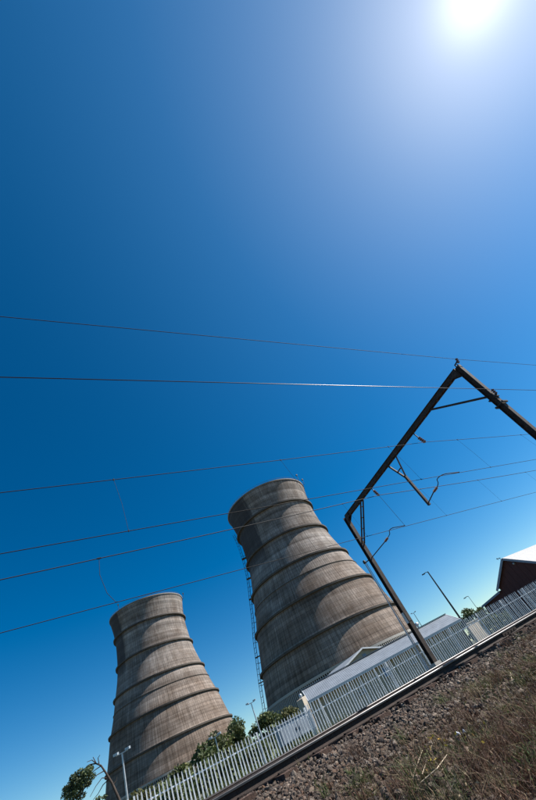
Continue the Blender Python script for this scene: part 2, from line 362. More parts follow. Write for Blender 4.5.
def cooling_tower(label, cx, cy, seed, soot_deg, ladder_deg, soot_w):
    t = thing('cooling_tower', label, 'cooling tower', (cx, cy, 0), 0, 'the two cooling towers')
    n = 180; NZ = 84
    zs = np.linspace(11.5, 86, NZ)
    prof = [(spl(z), z) for z in zs]
    inner = [(r-.45, z) for r, z in prof][::-1]
    mb = MB(); mb.lathe(prof+inner, n, close=True)
    me = mb.mesh('shell', True)
    uv = me.uv_layers.new(name='cyl'); K = 2*NZ
    data = np.zeros((len(me.loops), 2)); vi = np.zeros(len(me.loops), dtype=int); me.loops.foreach_get('vertex_index', vi)
    ang = (vi % n)/n*360; rows = vi//n; zz = np.array([p[1] for p in prof+inner])[rows]
    ls = np.arange(len(vi))//4
    lo = ang.reshape(-1, 4); wrap = (lo.max(1)-lo.min(1)) > 180
    lo = np.where(wrap[:, None] & (lo < 180), lo+360, lo)
    data[:, 0] = lo.ravel()/360*130; data[:, 1] = zz
    uv.data.foreach_set('uv', data.ravel().astype(np.float32))
    sh = link('shell', me, tower_mat('tower_concrete', soot_deg/360*130, seed, soot_w), t)
    bm = bmesh.new(); bm.from_mesh(me); bmesh.ops.recalc_face_normals(bm, faces=bm.faces); bm.to_mesh(me); bm.free()
    for z in RINGS:
        r = spl(z); mb = MB()
        mb.lathe([(r-.25, z-.42), (r+.90, z-.40), (r+.95, z+.22), (r-.25, z+.40)], n, close=True)
        mb.build('stiffening_ring', MAT['ring'], t)
    z = 42.3; r = spl(z); mb = MB(); mb.lathe([(r-.2, z-.14), (r+.24, z-.12), (r+.24, z+.08), (r-.2, z+.12)], n, close=True)
    mb.build('narrow_ledge', MAT['ring'], t)
    r = spl(86); mb = MB(); mb.lathe([(r-.7, 85.7), (r+.22, 85.72), (r+.25, 86.22), (r-.7, 86.25)], n, close=True)
    rim = mb.build('rim', MAT['rim'], t)
    mb = MB()
    for k in range(0, 120):
        a = 2*math.pi*k/120; mb.tube([((r-.1)*math.cos(a), (r-.1)*math.sin(a), 86.2), ((r-.1)*math.cos(a), (r-.1)*math.sin(a), 87.15)], .03, 4)
    mb.lathe([(r-.13, 87.1), (r-.07, 87.1), (r-.07, 87.16), (r-.13, 87.16)], 120, close=True)
    tag(mb.build('guard_rail', MAT['ring'], rim, fix=False), kind='stuff')
    # air inlet: lintel, fins and base wall
    rb = spl(11.5); mb = MB(); mb.lathe([(rb-.6, 11.3), (rb+.35, 11.3), (rb+.35, 12.0), (rb-.6, 12.0)], n, close=True); mb.build('lintel_ring', MAT['concrete'], t)
    mb = MB(); nf = 260
    for k in range(nf):
        a = 2*math.pi*k/nf; ca, sa = math.cos(a), math.sin(a)
        def P(rr, w, z): return (rr*ca-w*sa, rr*sa+w*ca, z)
        mb.hexa([P(rb-.2, -.13, 1.2), P(rb+.9, -.13, 1.2), P(rb+.9, .13, 1.2), P(rb-.2, .13, 1.2), P(rb-.2, -.13, 11.3), P(rb+.3, -.13, 11.3), P(rb+.3, .13, 11.3), P(rb-.2, .13, 11.3)])
    tag(mb.build('inlet_fins', MAT['concrete'], t, fix=False), kind='stuff')
    mb = MB(); mb.lathe([(rb-1.2, 0), (rb+1.0, 0), (rb+1.0, 1.2), (rb-1.2, 1.2)], n, close=True); mb.build('basin_wall', MAT['concrete'], t)
    mb = MB(); mb.lathe([(rb-1.9, .5), (rb-1.7, .5), (rb-1.9, 11.4), (rb-2.1, 11.4)], 90, close=True); mb.build('inlet_shade_backing', MAT['dark'], t)  # dark backing drum, painted in for the shade inside the air inlet
    # caged ladder with landings standing off the shell
    a0 = RAD(ladder_deg); er = Vector((math.cos(a0), math.sin(a0), 0)); et = Vector((-math.sin(a0), math.cos(a0), 0))
    lad = bpy.data.objects.new('caged_ladder', None); COL.objects.link(lad); lad.parent = t
    zl = list(np.linspace(3, 78.5, 66)); off = lambda z: er*(spl(max(z, 11.5))+.95)+Vector((0, 0, z))
    for s in (-1, 1):
        mb = MB(); mb.tube([off(z)+et*.45*s for z in zl], .07, 5); mb.build('stile', MAT['steel_dark'], lad, fix=False)
        mb = MB(); mb.tube([off(z)+et*.45*s+er*.85 for z in zl], .05, 4); mb.build('cage_bar', MAT['steel_dark'], lad, fix=False)
    mb = MB(); hp = MB()
    for z in np.arange(3.5, 78.4, .6):
        mb.bar(off(z)-et*.45, off(z)+et*.45, .05, .05)
    tag(mb.build('rungs', MAT['steel_dark'], lad, fix=False), kind='stuff')
    for z in np.arange(4.5, 77, 1.7):
        c = off(z); hp.tube([c+et*(.45*math.cos(q))+er*(.9*math.sin(q)) for q in np.linspace(0, math.pi, 7)], .045, 4)
        d2 = off(min(z+1.7, 85)); hp.bar(c+et*.45+er*.85, d2-et*.45+er*.85, .05, .05); hp.bar(c+et*.45, d2+et*.45+er*.85, .05, .05)
    tag(hp.build('cage_hoops', MAT['steel_dark'], lad, fix=False), kind='stuff')
    mb = MB()
    for z in np.arange(6, 78, 6.8):
        mb.bar(off(z)-er*1.3-et*.4, off(z)-et*.4, .09, .09); mb.bar(off(z)-er*1.3+et*.4, off(z)+et*.4, .09, .09)
    tag(mb.build('wall_brackets', MAT['steel_dark'], lad, fix=False), kind='stuff')
    for z in (28.5, 48.9, 57, 66, 20.5):
        mb = MB(); c = off(z); mb.hexa([c-er*1.1-et*1.0, c+er*.95-et*1.0, c+er*.95+et*1.0, c-er*1.1+et*1.0]+[q+Vector((0, 0, .12)) for q in (c-er*1.1-et*1.0, c+er*.95-et*1.0, c+er*.95+et*1.0, c-er*1.1+et*1.0)])
        mb.build('landing', MAT['steel_black'], lad)
    return t

def azpt(az, D): return (D*math.sin(RAD(az)), D*math.cos(RAD(az)))
def facing(az, off):            # object angle (deg, from +X) of the surface normal that lies 'off' degrees to the left of the camera-facing one
    return (270-az) - off
cx, cy = azpt(31.55, 160)
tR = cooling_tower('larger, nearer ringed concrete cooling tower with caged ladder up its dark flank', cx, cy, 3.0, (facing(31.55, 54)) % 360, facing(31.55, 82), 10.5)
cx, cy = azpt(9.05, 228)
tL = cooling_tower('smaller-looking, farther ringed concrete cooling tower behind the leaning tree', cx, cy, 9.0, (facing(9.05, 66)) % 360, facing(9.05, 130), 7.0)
# small mast and aviation lamp on each rim
def rim_lamp(t, adeg):
    a = RAD(adeg); r = spl(86); er = Vector((math.cos(a), math.sin(a), 0)); mb = MB()
    mb.tube([er*(r+.1)+Vector((0, 0, 85.4)), er*(r+1.0)+Vector((0, 0, 85.8)), er*(r+1.2)+Vector((0, 0, 88.2))], .09, 6)
    mb.box(er.x*(r+1.2)-.3, er.x*(r+1.2)+.3, er.y*(r+1.2)-.3, er.y*(r+1.2)+.3, 88.1, 88.7)
    mb.build('rim_lamp', MAT['steel_black'], t)
rim_lamp(tR, facing(31.55, -62)); rim_lamp(tR, facing(31.55, -80)); rim_lamp(tL, facing(9.05, 40)); rim_lamp(tL, facing(9.05, -85))

# ---------------------------------------------------------------- railway tracks
RAILZ = .87; FOOT = RAILZ-.157
def rail_sec(y):
    h = [(-.065, 0), (.065, 0), (.065, .012), (.018, .030), (.009, .045), (.009, .112), (.034, .122), (.034, .147), (.026, .1565), (-.026, .1565), (-.034, .147), (-.034, .122), (-.009, .112), (-.009, .045), (-.018, .030), (-.065, .012)]
    return [(y+a, FOOT+b) for a, b in h]
def track(label, yc, x_lo, x_hi):
    t = thing('railway_track', label, 'railway track', (0, 0, 0), 0, 'the two railway tracks')
    for s in (-1, 1):
        y = yc+s*.5335; mb = MB(); mb.extr(rail_sec(y), (-150, 420))
        # rust everywhere but the running band on top of the head
        o = mb.build('rail', [MAT['rust'], MAT['railhead'], MAT['railside']], t)
        for p in o.data.polygons:
            if p.normal.z > .9 and p.center.z > RAILZ-.003: p.material_index = 1
            elif s < 0 and p.center.z > RAILZ-.012 and p.normal.z > .3: p.material_index = 2
            elif s < 0 and yc < 10 and p.center.z > RAILZ-.036 and abs(p.normal.y) > .9: p.material_index = 2
        for x in (9.7, 23.5) if s < 0 else (9.7, 23.5):
            f = MB(); f.box(x-.3, x+.3, y-s*0-.030, y+.030, FOOT+.04, FOOT+.115)
            for q in (-.2, -.07, .07, .2): f.tube([(x+q, y-.055, FOOT+.078), (x+q, y+.055, FOOT+.078)], .015, 6)
            f.build('fishplate', MAT['rust'], o)
    mb = MB(); mb.hexa([(-.12, -1.05, 0), (.12, -1.05, 0), (.12, 1.05, 0), (-.12, 1.05, 0), (-.115, -1.045, .15), (.115, -1.045, .15), (.115, 1.045, .15), (-.115, 1.045, .15)])
    sm = mb.mesh('sleeper'); sm.materials.append(MAT['sleeper'])
    ch = MB()
    ch.box(-.05, .05, -.150, -.0655, .1505, .178); ch.box(-.05, .05, .0655, .150, .1505, .178); ch.box(-.09, .09, -.15, .15, .1492, .1508)
    cm = ch.mesh('rail_chair'); cm.materials.append(MAT['rust'])
    x = x_lo
    while x < x_hi:
        o = link('sleeper', sm, None, t); o.location = (x, yc+rng.uniform(-.05, .05), FOOT-.152-rng.uniform(0, .004)); o.rotation_euler.z = rng.uniform(-.03, .03)
        for s in (-1, 1): link('rail_chair', cm, None, o).location = (0, s*.5335, 0)
        x += .68+rng.uniform(-.03, .03)
    return t
Y1, Y2 = 8.2, 12.25
track('nearer railway track with rusty rails on timber sleepers above the stone slope', Y1, -4, 60)
track('farther railway track just before the fence, mostly hidden behind the nearer rails', Y2, -4, 50)

# ---------------------------------------------------------------- overhead line portal
PXX = 13.93
pt = thing('overhead_line_portal', 'dark steel overhead line portal spanning both railway tracks', 'gantry', (PXX, 10.2, 0))
def L3(y, z, x=0): return Vector((x, y-10.2, z+EYE))      # portal plane, z relative to the eye
def column(y, z0, z1, name='mast'):
    mb = MB(); w_ = .115
    yy = y-10.2
    mb.box(-w_, w_, yy-w_, yy-w_+.02, z0, z1); mb.box(-w_, w_, yy+w_-.02, yy+w_, z0, z1); mb.box(-.007, .007, yy-w_+.02, yy+w_-.02, z0, z1)
    return mb.build(name, MAT['steel_dark'], pt)
mN = column(4.97, -.02, 9.0); mF = column(15.42, .2, 8.95)
for y, z0, z1, m_ in ((15.42, .05, .98, mF), (4.97, -.2, .45, mN)):
    mb = MB(); yy = y-10.2; mb.hexa([(-.3, yy-.3, z0), (.3, yy-.3, z0), (.3, yy+.3, z0), (-.3, yy+.3, z0), (-.2, yy-.2, z1), (.2, yy-.2, z1), (.2, yy+.2, z1), (-.2, yy+.2, z1)])
    mb.build('concrete_footing', MAT['concrete'], pt)
mb = MB(); yy = 15.42-10.2; mb.box(-.10, .10, yy-.125, yy-.1165, 2.85, 3.25); mb.build('sun_patch_plate', MAT['ring'], mF)
mb = MB(); mb.box(-.128, -.1165, yy-.09, yy+.09, 2.8, 3.3); mb.build('sun_patch_plate', MAT['galv_grey'], mF)  # added plates: their paler colour stands in for sunlight on the mast
for s in (-1, 1):
    mb = MB(); x0 = s*.055
    a, b = 5.088-10.2, 15.30-10.2
    for (xa, xb, za, zb) in ((min(x0, x0+s*.012), max(x0, x0+s*.012), 8.78, 8.98), (min(x0, x0+s*.06), max(x0, x0+s*.055), 8.981, 8.995), (min(x0, x0+s*.06), max(x0, x0+s*.06), 8.765, 8.779)):
        mb.box(xa, xb, a, b, za, zb)
    mb.build('beam_channel', MAT['steel_dark'], pt)
for k in range(11):
    y = 5.6+k*.93; mb = MB(); mb.box(-.105, .105, y-10.2-.05, y-10.2+.05, 8.755, 8.764); mb.build('batten_plate', MAT['steel_dark'], pt)
# knee braces
for s in (-.09, .09):
    mb = MB(); mb.bar(L3(13.55, 7.76, s), L3(15.30, 6.10, s), .05, .07, (1, 0, 0)); mb.build('knee_brace', MAT['steel_dark'], pt)
mb = MB(); mb.bar(L3(7.05, 7.76), L3(5.08, 6.20), .08, .09, (1, 0, 0)); mb.build('knee_brace', MAT['steel_dark'], pt)
mb = MB()
for q in (.15, .4, .65, .88):
    p = L3(13.55, 7.76).lerp(L3(15.30, 6.10), q); mb.bar(p-Vector((.09, 0, 0)), p+Vector((.09, 0, 0)), .05, .03)
tag(mb.build('knee_brace_battens', MAT['steel_dark'], pt), kind='stuff')
for y, z, s in ((5.22, 8.62, 1), (15.18, 8.62, -1)):
    for x in (-.118, .104):
        mb = MB(); yy = y-10.2; mb.v = [(x, yy-.12*s, z-.06), (x, yy+.22*s, z+.16), (x, yy+.22*s, z+.34), (x, yy-.12*s, z+.34)]; mb.v += [(a+.014, b, c) for a, b, c in mb.v]
        mb.f = [(0, 1, 2, 3), (7, 6, 5, 4), (0, 4, 5, 1), (1, 5, 6, 2), (2, 6, 7, 3), (3, 7, 4, 0)]; mb.m = [0]*6; gp = mb.build('gusset_plate', MAT['steel_dark'], pt)
        for q, r_ in ((0, .24), (0, .08), (.14*s, .24)):
            mb = MB(); mb.tube([(x-.018, yy+q, z+r_), (x+.032, yy+q, z+r_)], .018, 6); mb.build('bolt', MAT['steel_black'], gp)
# drop post
dpz = MB(); dpz.bar(L3(10.30, 6.75), L3(10.23, 4.98), .10, .12, (1, 0, 0)); dp_o = dpz.build('drop_post', MAT['steel_dark'], pt)
for a, b, wd in (((10.74, 7.78), (10.30, 6.60), .075), ((9.98, 7.78), (10.30, 6.60), .05), ((10.19, 7.16), (10.50, 7.14), .045)):
    mb = MB(); mb.bar(L3(*a), L3(*b), wd, wd, (1, 0, 0)); mb.build('strut', MAT['steel_dark'], dp_o)
def insulator(parent, a, b, r=.065, sheds=5):
    a = Vector(a); b = Vector(b); d = b-a; ln = d.length; mb = MB(); pts = []; rr = []
    for k in range(sheds):
        t0 = k/sheds
        for f, q in ((0.0, .45), (.35, 1.0), (.6, .95), (.7, .45)):
            pts.append(a+d*(t0+f/sheds)); rr.append(r*q)
    pts.append(b); rr.append(r*.45)
    mb.tube(pts, rr, 10); return mb.build('insulator', MAT['porcelain'], parent, smooth=False)
def regarm(pts, ins, base):
    mb = MB(); mb.tube([L3(*p) for p in pts], .028, 6); o = mb.build('registration_arm', MAT['steel_black'], pt)
    insulator(o, L3(*ins[0]), L3(*ins[1])); return o
def smoothpts(p, n=6):
    out_ = []
    P = [Vector((a, b)) for a, b in p]; P = [P[0]]+P+[P[-1]]
    for i in range(1, len(P)-2):
        for k in range(n):
            t = k/n; a, b, c, d = P[i-1], P[i], P[i+1], P[i+2]
            q = .5*((2*b)+(-a+c)*t+(2*a-5*b+4*c-d)*t*t+(-a+3*b-3*c+d)*t**3); out_.append((q.x, q.y))
    out_.append((P[-2].x, P[-2].y)); return out_
regarm([(10.22, 5.08), (9.62, 5.24)], ((9.62, 5.24), (9.34, 5.27)), 0)
mb = MB(); mb.tube([L3(*p) for p in smoothpts([(9.34, 5.27), (9.16, 5.36), (9.08, 5.50), (8.86, 5.50), (8.60, 5.40), (8.28, 5.18), (8.06, 5.03)])], .02, 6); mb.build('steady_arm', MAT['steel_black'], pt)
regarm([(15.36, 5.24), (13.80, 5.31)], ((13.80, 5.31), (13.50, 5.34)), 0)
mb = MB(); mb.tube([L3(*p) for p in smoothpts([(13.50, 5.34), (13.24, 5.40), (13.12, 5.53), (12.85, 5.50), (12.50, 5.33), (12.10, 5.14)])], .02, 6); mb.build('steady_arm', MAT['steel_black'], pt)
# messenger insulators hanging from the beam
for y, zt in ((8.30, 6.98), (12.34, 7.12)):
    mb = MB(); mb.tube([L3(y+.16, 7.76), L3(y+.10, zt+.42)], .025, 6); o = mb.build('hanger_rod', MAT['steel_black'], pt)
    insulator(o, L3(y+.10, zt+.42), L3(y, zt+.02), .08, 4)
# brackets on the near mast for the two feeders
mb = MB(); mb.tube([L3(4.97, 7.98), L3(4.97, 8.10), L3(4.80, 8.12)], .03, 6); o = mb.build('feeder_bracket', MAT['steel_black'], pt); insulator(o, L3(4.80, 8.02), L3(4.74, 8.24), .06, 3)
mb = MB(); mb.tube([L3(4.86, 6.02), L3(4.78, 6.02)], .035, 6); mb.bar(L3(4.84, 5.98, -.16), L3(4.84, 5.98, .16), .05, .05); mb.bar(L3(5.10, 5.98, -.16), L3(5.10, 5.98, .16), .05, .05)
o = mb.build('feeder_bracket', MAT['steel_black'], pt); insulator(o, L3(4.78, 6.02), L3(4.77, 6.27), .06, 3)
mb = MB(); mb.bar(L3(4.80, 5.62, -.17), L3(4.80, 5.62, .17), .06, .07); mb.bar(L3(5.12, 5.62, -.17), L3(5.12, 5.62, .17), .06, .07); mb.tube([L3(4.84, 5.62, .14), L3(5.10, 5.62, .14)], .02, 6); mb.tube([L3(4.84, 5.62, -.14), L3(5.10, 5.62, -.14)], .02, 6); mb.build('mast_clamp', MAT['steel_black'], pt)
mb = MB(); mb.tube([L3(15.30, 5.24), L3(15.98, 5.30)], .03, 6); mb.build('cable_arm', MAT['steel_black'], pt)
# cable conduit pole beside the far mast
cp = thing('cable_pole', 'thin pale cable pole standing close beside the far portal mast', 'pole', (13.72, 15.78, .2))
mb = MB(); mb.tube([(0, 0, -.1), (0, 0, 3.2)], .042, 8); mb.build('conduit', MAT['galv_grey'], cp)
mb = MB(); mb.tube([(0, 0, 3.2), (0, .02, 6.05)], .03, 8); mb.build('upper_pole', MAT['galv_grey'], cp)
mb = MB(); mb.lathe([(.001, 5.98), (.07, 6.0), (.085, 6.08), (.06, 6.17), (.001, 6.2)], 10); mb.build('cap', MAT['steel_black'], cp)
mb = MB(); mb.tube([(.06, -.05, 0), (.06, -.03, 6.0)], .016, 6); mb.build('cable', MAT['steel_black'], cp)

# ---------------------------------------------------------------- wires (all run along X)
def wire_pts(fy, fz, x0=-70, x1=220, step=2.0):
    xs = np.arange(x0, x1+.1, step); return [(float(x), fy(x), fz(x)+EYE) for x in xs]
def sagz(zs, sag, span=52):
    def f(x):
        t = ((x-PXX)/span) % 1.0; return zs-4*sag*t*(1-t)
    return f
def stag(y, a):
    return lambda x: y+a*math.cos(math.pi*(x-PXX)/52)
lines = [('nearer overhead line of carrier and contact wire joined by droppers', 8.2, 6.97, .33, 5.03, .10, .0105, .0105, [-8.3, 1.1, 6.3, 11.5, 16.1, 21.6, 27, 33, 40, 48], MAT['wire']),
         ('farther overhead line with thick carrier wire above its contact wire', 12.25, 7.14, .50, 5.12, .10, .017, .0115, [-7, 11.4, 17, 22.2, 27.7, 34, 41, 49], MAT['wire_light'])]
for label, y, zm, sag, zc, st, rm, rc, drops, mm in lines:
    t = thing('overhead_line', label, 'overhead wire', (0, 0, 0), 0, 'overhead lines above the tracks')
    fz = sagz(zm, sag); fy = stag(y, st*.5); fyc = stag(y, -st)
    mb = MB(); mb.tube(wire_pts(fy, fz), rm, 6); mb.build('carrier_wire', mm, t, smooth=True, fix=False)
    mb = MB(); mb.tube(wire_pts(fyc, lambda x: zc), rc, 6); mb.build('contact_wire', MAT['wire'], t, smooth=True, fix=False)
    for x in drops:
        a = Vector((x, fy(x), fz(x)+EYE)); b = Vector((x+.12, fyc(x), zc+EYE)); mb = MB()
        mb.tube([a, a.lerp(b, .5)+Vector((.03, .0, 0)), b], .004, 5)
        mb.tube([a+Vector((0, 0, -.03)), a+Vector((0, 0, .03))], .016, 6); mb.tube([b+Vector((0, 0, -.02)), b+Vector((0, 0, .03))], .014, 6)
        mb.build('dropper', MAT['wire'], t, fix=False)
    if zm > 7:   # slack jumper between carrier and contact wire, and the tail down to the steady arm
        mb = MB(); xj = 1.15
        A = Vector((xj-.35, fy(xj), fz(xj)+EYE)); B = Vector((xj+.05, fyc(xj), zc+EYE))
        mb.tube([A, A.lerp(B, .3)+Vector((-.16, 0, -.1)), A.lerp(B, .7)+Vector((-.18, 0, -.12)), B+Vector((-.1, 0, .02)), B], .008, 5)
        mb.tube([A+Vector((-.06, 0, 0)), A+Vector((.06, 0, 0))], .03, 6)
        mb.build('jumper_cable', MAT['wire'], t, fix=False)
        mb = MB(); mb.tube([(PXX, 12.34, zm+EYE), (PXX, 12.1, zc+EYE+.02)], .008, 5); mb.build('support_wire', MAT['wire'], t, fix=False)
mb = MB(); mb.tube(wire_pts(lambda x: 4.74, lambda x: 8.19+.020*max(0, PXX-x)+.002*max(0, x-PXX)), .0075, 6)
tag(mb.build('feeder_wire', MAT['wire'], smooth=True, fix=False), 'topmost thin feeder wire, passing over the tip of the near portal mast', 'wire', 'feeder wires')
mb = MB(); mb.tube(wire_pts(lambda x: 4.77, lambda x: 6.28-.012*(x-PXX)), .0095, 6)
tag(mb.build('feeder_wire', MAT['wire_glint'], smooth=True, fix=False), 'second feeder wire from the top, bracketed below the tip of the near mast', 'wire', 'feeder wires')

# ---------------------------------------------------------------- palisade fence
def pale_mesh(h, name):
    """W-section pale with split pointed head"""
    mb = MB(); wd = .041; secs = [(-wd, 0), (-wd*.45, -.020), (0, -.004), (wd*.45, -.020), (wd, 0)]
    th = .006; top = [h-.13, h-.02, h-.10, h, h-.13]
    for back in (0, 1):
        for (x, y) in secs: mb.v.append((x, y+th*back, 0))
        for (x, y), z in zip(secs, top): mb.v.append((x*(.6 if abs(x) == wd else 1), y+th*back, z))
    for i in range(4):
        mb.f += [(i, i+1, i+6, i+5), (10+i+1, 10+i, 10+i+5, 10+i+6), (5+i, 6+i, 16+i, 15+i)]; mb.m += [0]*3
    mb.f += [(0, 5, 15, 10), (4, 14, 19, 9)]; mb.m += [0]*2
    me = mb.mesh(name); me.materials.append(MAT['fence']); return me
def fence(label, A, B, hA, hB, pitch, npanel, rails=(.42, 1.0), flat=False):
    A = Vector(A); B = Vector(B); d = B-A; ln = d.length; ang = math.atan2(d.y, d.x)
    t = thing('palisade_fence', label, 'fence', (A.x, A.y, 0), ang, 'palisade fence along the track')
    bucket = {}
    n = int(ln/pitch)
    for i in range(n):
        x = (i+.5)*pitch; h = hA+(hB-hA)*x/ln
        k = round(h/.03)
        if k not in bucket: bucket[k] = pale_mesh(k*.03, 'pale')
        o = link('pale', bucket[k], None, t); o.location = (x, -.03, .04+rng.uniform(-.012, .012)); o.rotation_euler = (rng.uniform(-.01, .01), rng.gauss(0, .008)+(rng.uniform(-.07, .07) if rng.random() < .03 else 0), rng.uniform(-.05, .05))
    for i in range(npanel+1):
        x = ln*i/npanel; h = hA+(hB-hA)*x/ln
        mb = MB(); mb.box(x-.03, x+.03, .04, .05, 0, h+.0); mb.box(x-.004, x+.004, .05, .10, 0, h); mb.box(x-.03, x+.03, .10, .11, 0, h)
        mb.build('post', MAT['fence'], t)
    for i in range(npanel):
        x0, x1 = ln*i/npanel+.02, ln*(i+1)/npanel-.02
        for q in rails:
            za = hA+(hB-hA)*x0/ln-q; zb = hA+(hB-hA)*x1/ln-q
            if q > 1.2: za = zb = .35
            mb = MB(); mb.bar((x0, .01, za), (x1, .01, zb), .04, .055); mb.build('fence_rail', MAT['fence'], t)
    return t
fence('left stretch of silver palisade fence with pointed pales, before the trees and the cabinet', (-1.2, 22.3, 0), (10.35, 22.2, 0), 2.03, 2.05, .172, 4, (.35, 1.6))
fence('right stretch of silver palisade fence with many posts, before the cream shed', (10.46, 22.2, 0), (36.2, 19.9, 0), 2.12, 2.42, .172, 9, (.46, 1.6))

# ---------------------------------------------------------------- cream shed with blue-grey roof
def corrugated(mb, a, b, c, d, pitch=.19, depth=.009, th=.03):
    """ribbed sheet: eave a->b, ridge d->c"""
    a, b, c, d = map(Vector, (a, b, c, d)); nrm = (b-a).cross(d-a).normalized()
    if nrm.z < 0: nrm = -nrm
    n = max(2, int((b-a).length/pitch)); pr = []
    for i in range(n):
        for f, h in ((0, 0), (.55, 0), (.65, 1), (.9, 1)):
            pr.append(((i+f)/n, h))
    pr.append((1, 0)); base = len(mb.v)
    for (t_, h) in pr:
        o = nrm*depth*h; mb.v.append(tuple(a.lerp(b, t_)+o)); mb.v.append(tuple(d.lerp(c, t_)+o))
    for (t_, h) in pr:
        mb.v.append(tuple(a.lerp(b, t_)-nrm*th)); mb.v.append(tuple(d.lerp(c, t_)-nrm*th))
    k = 2*len(pr)
    for i in range(len(pr)-1):
        p = base+2*i; mb.f += [(p, p+2, p+3, p+1), (p+k, p+k+1, p+k+3, p+k+2), (p, p+k, p+k+2, p+2), (p+1, p+3, p+k+3, p+k+1)]; mb.m += [0]*4
    e = base+2*(len(pr)-1)
    mb.f += [(base, base+1, base+k+1, base+k), (e, e+k, e+k+1, e+1)]; mb.m += [0, 0]

A = Vector((18.3, 38.0, 0)); B = Vector((34.9, 31.6, 0)); dx = (B-A); SL = dx.length; sang = math.atan2(dx.y, dx.x)
shed = thing('cream_shed', 'long low cream shed with blue-grey ribbed roof behind the fence', 'shed', A, sang)
EZ, RZ, DEP = 3.08, 4.25, 2.4
mb = MB(); mb.box(.25, SL-.25, .45, 2*DEP-.45, 0, EZ+.02)
mb.v += [(.25, .45, EZ+.02), (.25, 2*DEP-.45, EZ+.02), (.25, DEP, RZ-.12), (SL-.25, .45, EZ+.02), (SL-.25, 2*DEP-.45, EZ+.02), (SL-.25, DEP, RZ-.12)]
b0 = len(mb.v)-6; mb.f += [(b0, b0+2, b0+1), (b0+3, b0+4, b0+5)]; mb.m += [0, 0]
sw = mb.build('wall', MAT['cream'], shed, fix=False)
for k in range(1, 9):
    x = SL*k/9; mb = MB(); mb.box(x-.03, x+.03, .43, .449, .1, EZ-.15); mb.build('panel_joint_cover', MAT['beige'], sw)
rf = MB(); corrugated(rf, (0, 0, EZ), (SL, 0, EZ), (SL, DEP, RZ), (0, DEP, RZ)); ro = rf.build('roof_sheet', MAT['roof_grey'], shed, fix=False)
rf = MB(); corrugated(rf, (0, 2*DEP, EZ), (SL, 2*DEP, EZ), (SL, DEP+.01, RZ), (0, DEP+.01, RZ)); rf.build('roof_sheet', MAT['roof_grey'], shed, fix=False)
mb = MB(); mb.bar((0, DEP, RZ+.05), (SL, DEP, RZ+.05), .34, .05); mb.build('ridge_cap', MAT['roof_grey'], shed)
mb = MB(); mb.box(-.02, SL+.02, -.10, -.012, EZ-.20, EZ+.03); mb.build('gutter', MAT['trim_white'], shed)
for x in (-.02, SL-.03):
    mb = MB(); mb.bar((x+.02, -.05, EZ-.1), (x+.02, DEP, RZ-.09), .05, .2); mb.build('barge_board', MAT['trim_white'], shed)
for x in (SL*.30, SL*.66):
    mb = MB(); mb.tube([(x, -.05, EZ-.18), (x, .30, EZ-.42), (x, .40, EZ-.55), (x, .40, .1)], .04, 6); mb.build('downpipe', MAT['trim_white'], shed)
def wall_window(parent, x, z, wd, ht, y, mats):
    mb = MB(); fr = .05
    for (x0, x1, z0, z1) in ((x-wd/2, x+wd/2, z+ht/2, z+ht/2+fr), (x-wd/2, x+wd/2, z-ht/2-fr, z-ht/2), (x-wd/2-fr, x-wd/2, z-ht/2-fr, z+ht/2+fr), (x+wd/2, x+wd/2+fr, z-ht/2-fr, z+ht/2+fr)):
        mb.box(x0, x1, y-.05, y+.02, z0, z1)
    mb.box(x-.02, x+.02, y-.045, y+.01, z-ht/2, z+ht/2)
    o = mb.build('window', MAT['trim_white'], parent)
    mb = MB(); mb.box(x-wd/2, x-.02, y-.02, y+.01, z-ht/2, z+ht/2); mb.build('pane', mats[0], o)
    mb = MB(); mb.box(x+.02, x+wd/2, y-.02, y+.01, z-ht/2, z+ht/2); mb.build('pane', mats[1], o)
    mb = MB(); mb.box(x-wd/2-.1, x+wd/2+.1, y-.12, y+.02, z-ht/2-.11, z-ht/2-.05); mb.build('sill', MAT['concrete'], o)
def on_shed(u, v):
    d = ray(u, v); o = Vector((0, 0, EYE)); c, s_ = math.cos(sang), math.sin(sang); nrm = Vector((-s_, c, 0))
    t_ = (A-o).dot(nrm)+.45; t_ /= d.dot(nrm); p = o+d*t_-A; return p.x*c+p.y*s_, p.z
x, z = on_shed(386, 671); wall_window(shed, x, z, .62, .72, .45, (MAT['blind'], MAT['white_panel']))
x, z = on_shed(412.5, 660); wall_window(shed, x, z, .55, .5, .45, (MAT['glass'], MAT['glass']))
x, z = on_shed(362, 692); wall_window(shed, x, z, .7, .22, .45, (MAT['glass'], MAT['glass']))
# roof vent on the ridge
ven = thing('roof_vent', 'small round silver vent on the shed roof beside the portal mast', 'vent', A+Vector((dx.x*.80, dx.y*.80, 0))+Vector((-math.sin(sang)*DEP, math.cos(sang)*DEP, RZ+.02)))
mb = MB(); mb.tube([(0, 0, 0), (0, 0, .25)], .11, 10); mb.build('neck', MAT['galv'], ven)
mb = MB(); mb.lathe([(.001, .6), (.15, .56), (.24, .42), (.25, .32), (.14, .24)], 14); mb.build('turbine', MAT['galv'], ven, smooth=True)
# pillar at the left end
pp = ray(300.5, 694); k = 35.5/pp.y
pil = thing('gate_pillar', 'cream rendered pillar with dome lamp at the left end of the shed', 'pillar', (pp.x*k-.12, 35.5, 0), .62)
mb = MB(); mb.hexa([(-.36, -.3, 0), (.36, -.3, 0), (.36, .3, 0), (-.36, .3, 0), (-.36, -.3, 3.3), (.36, -.3, 3.42), (.36, .3, 3.42), (-.36, .3, 3.3)]); mb.build('shaft', MAT['beige'], pil)
mb = MB(); mb.lathe([(.001, .30), (.08, .28), (.14, .2), (.15, .1), (.1, -.1)], 12, (.1, 0, 3.42)); mb.build('dome_lamp', MAT['galv'], pil, smooth=True)
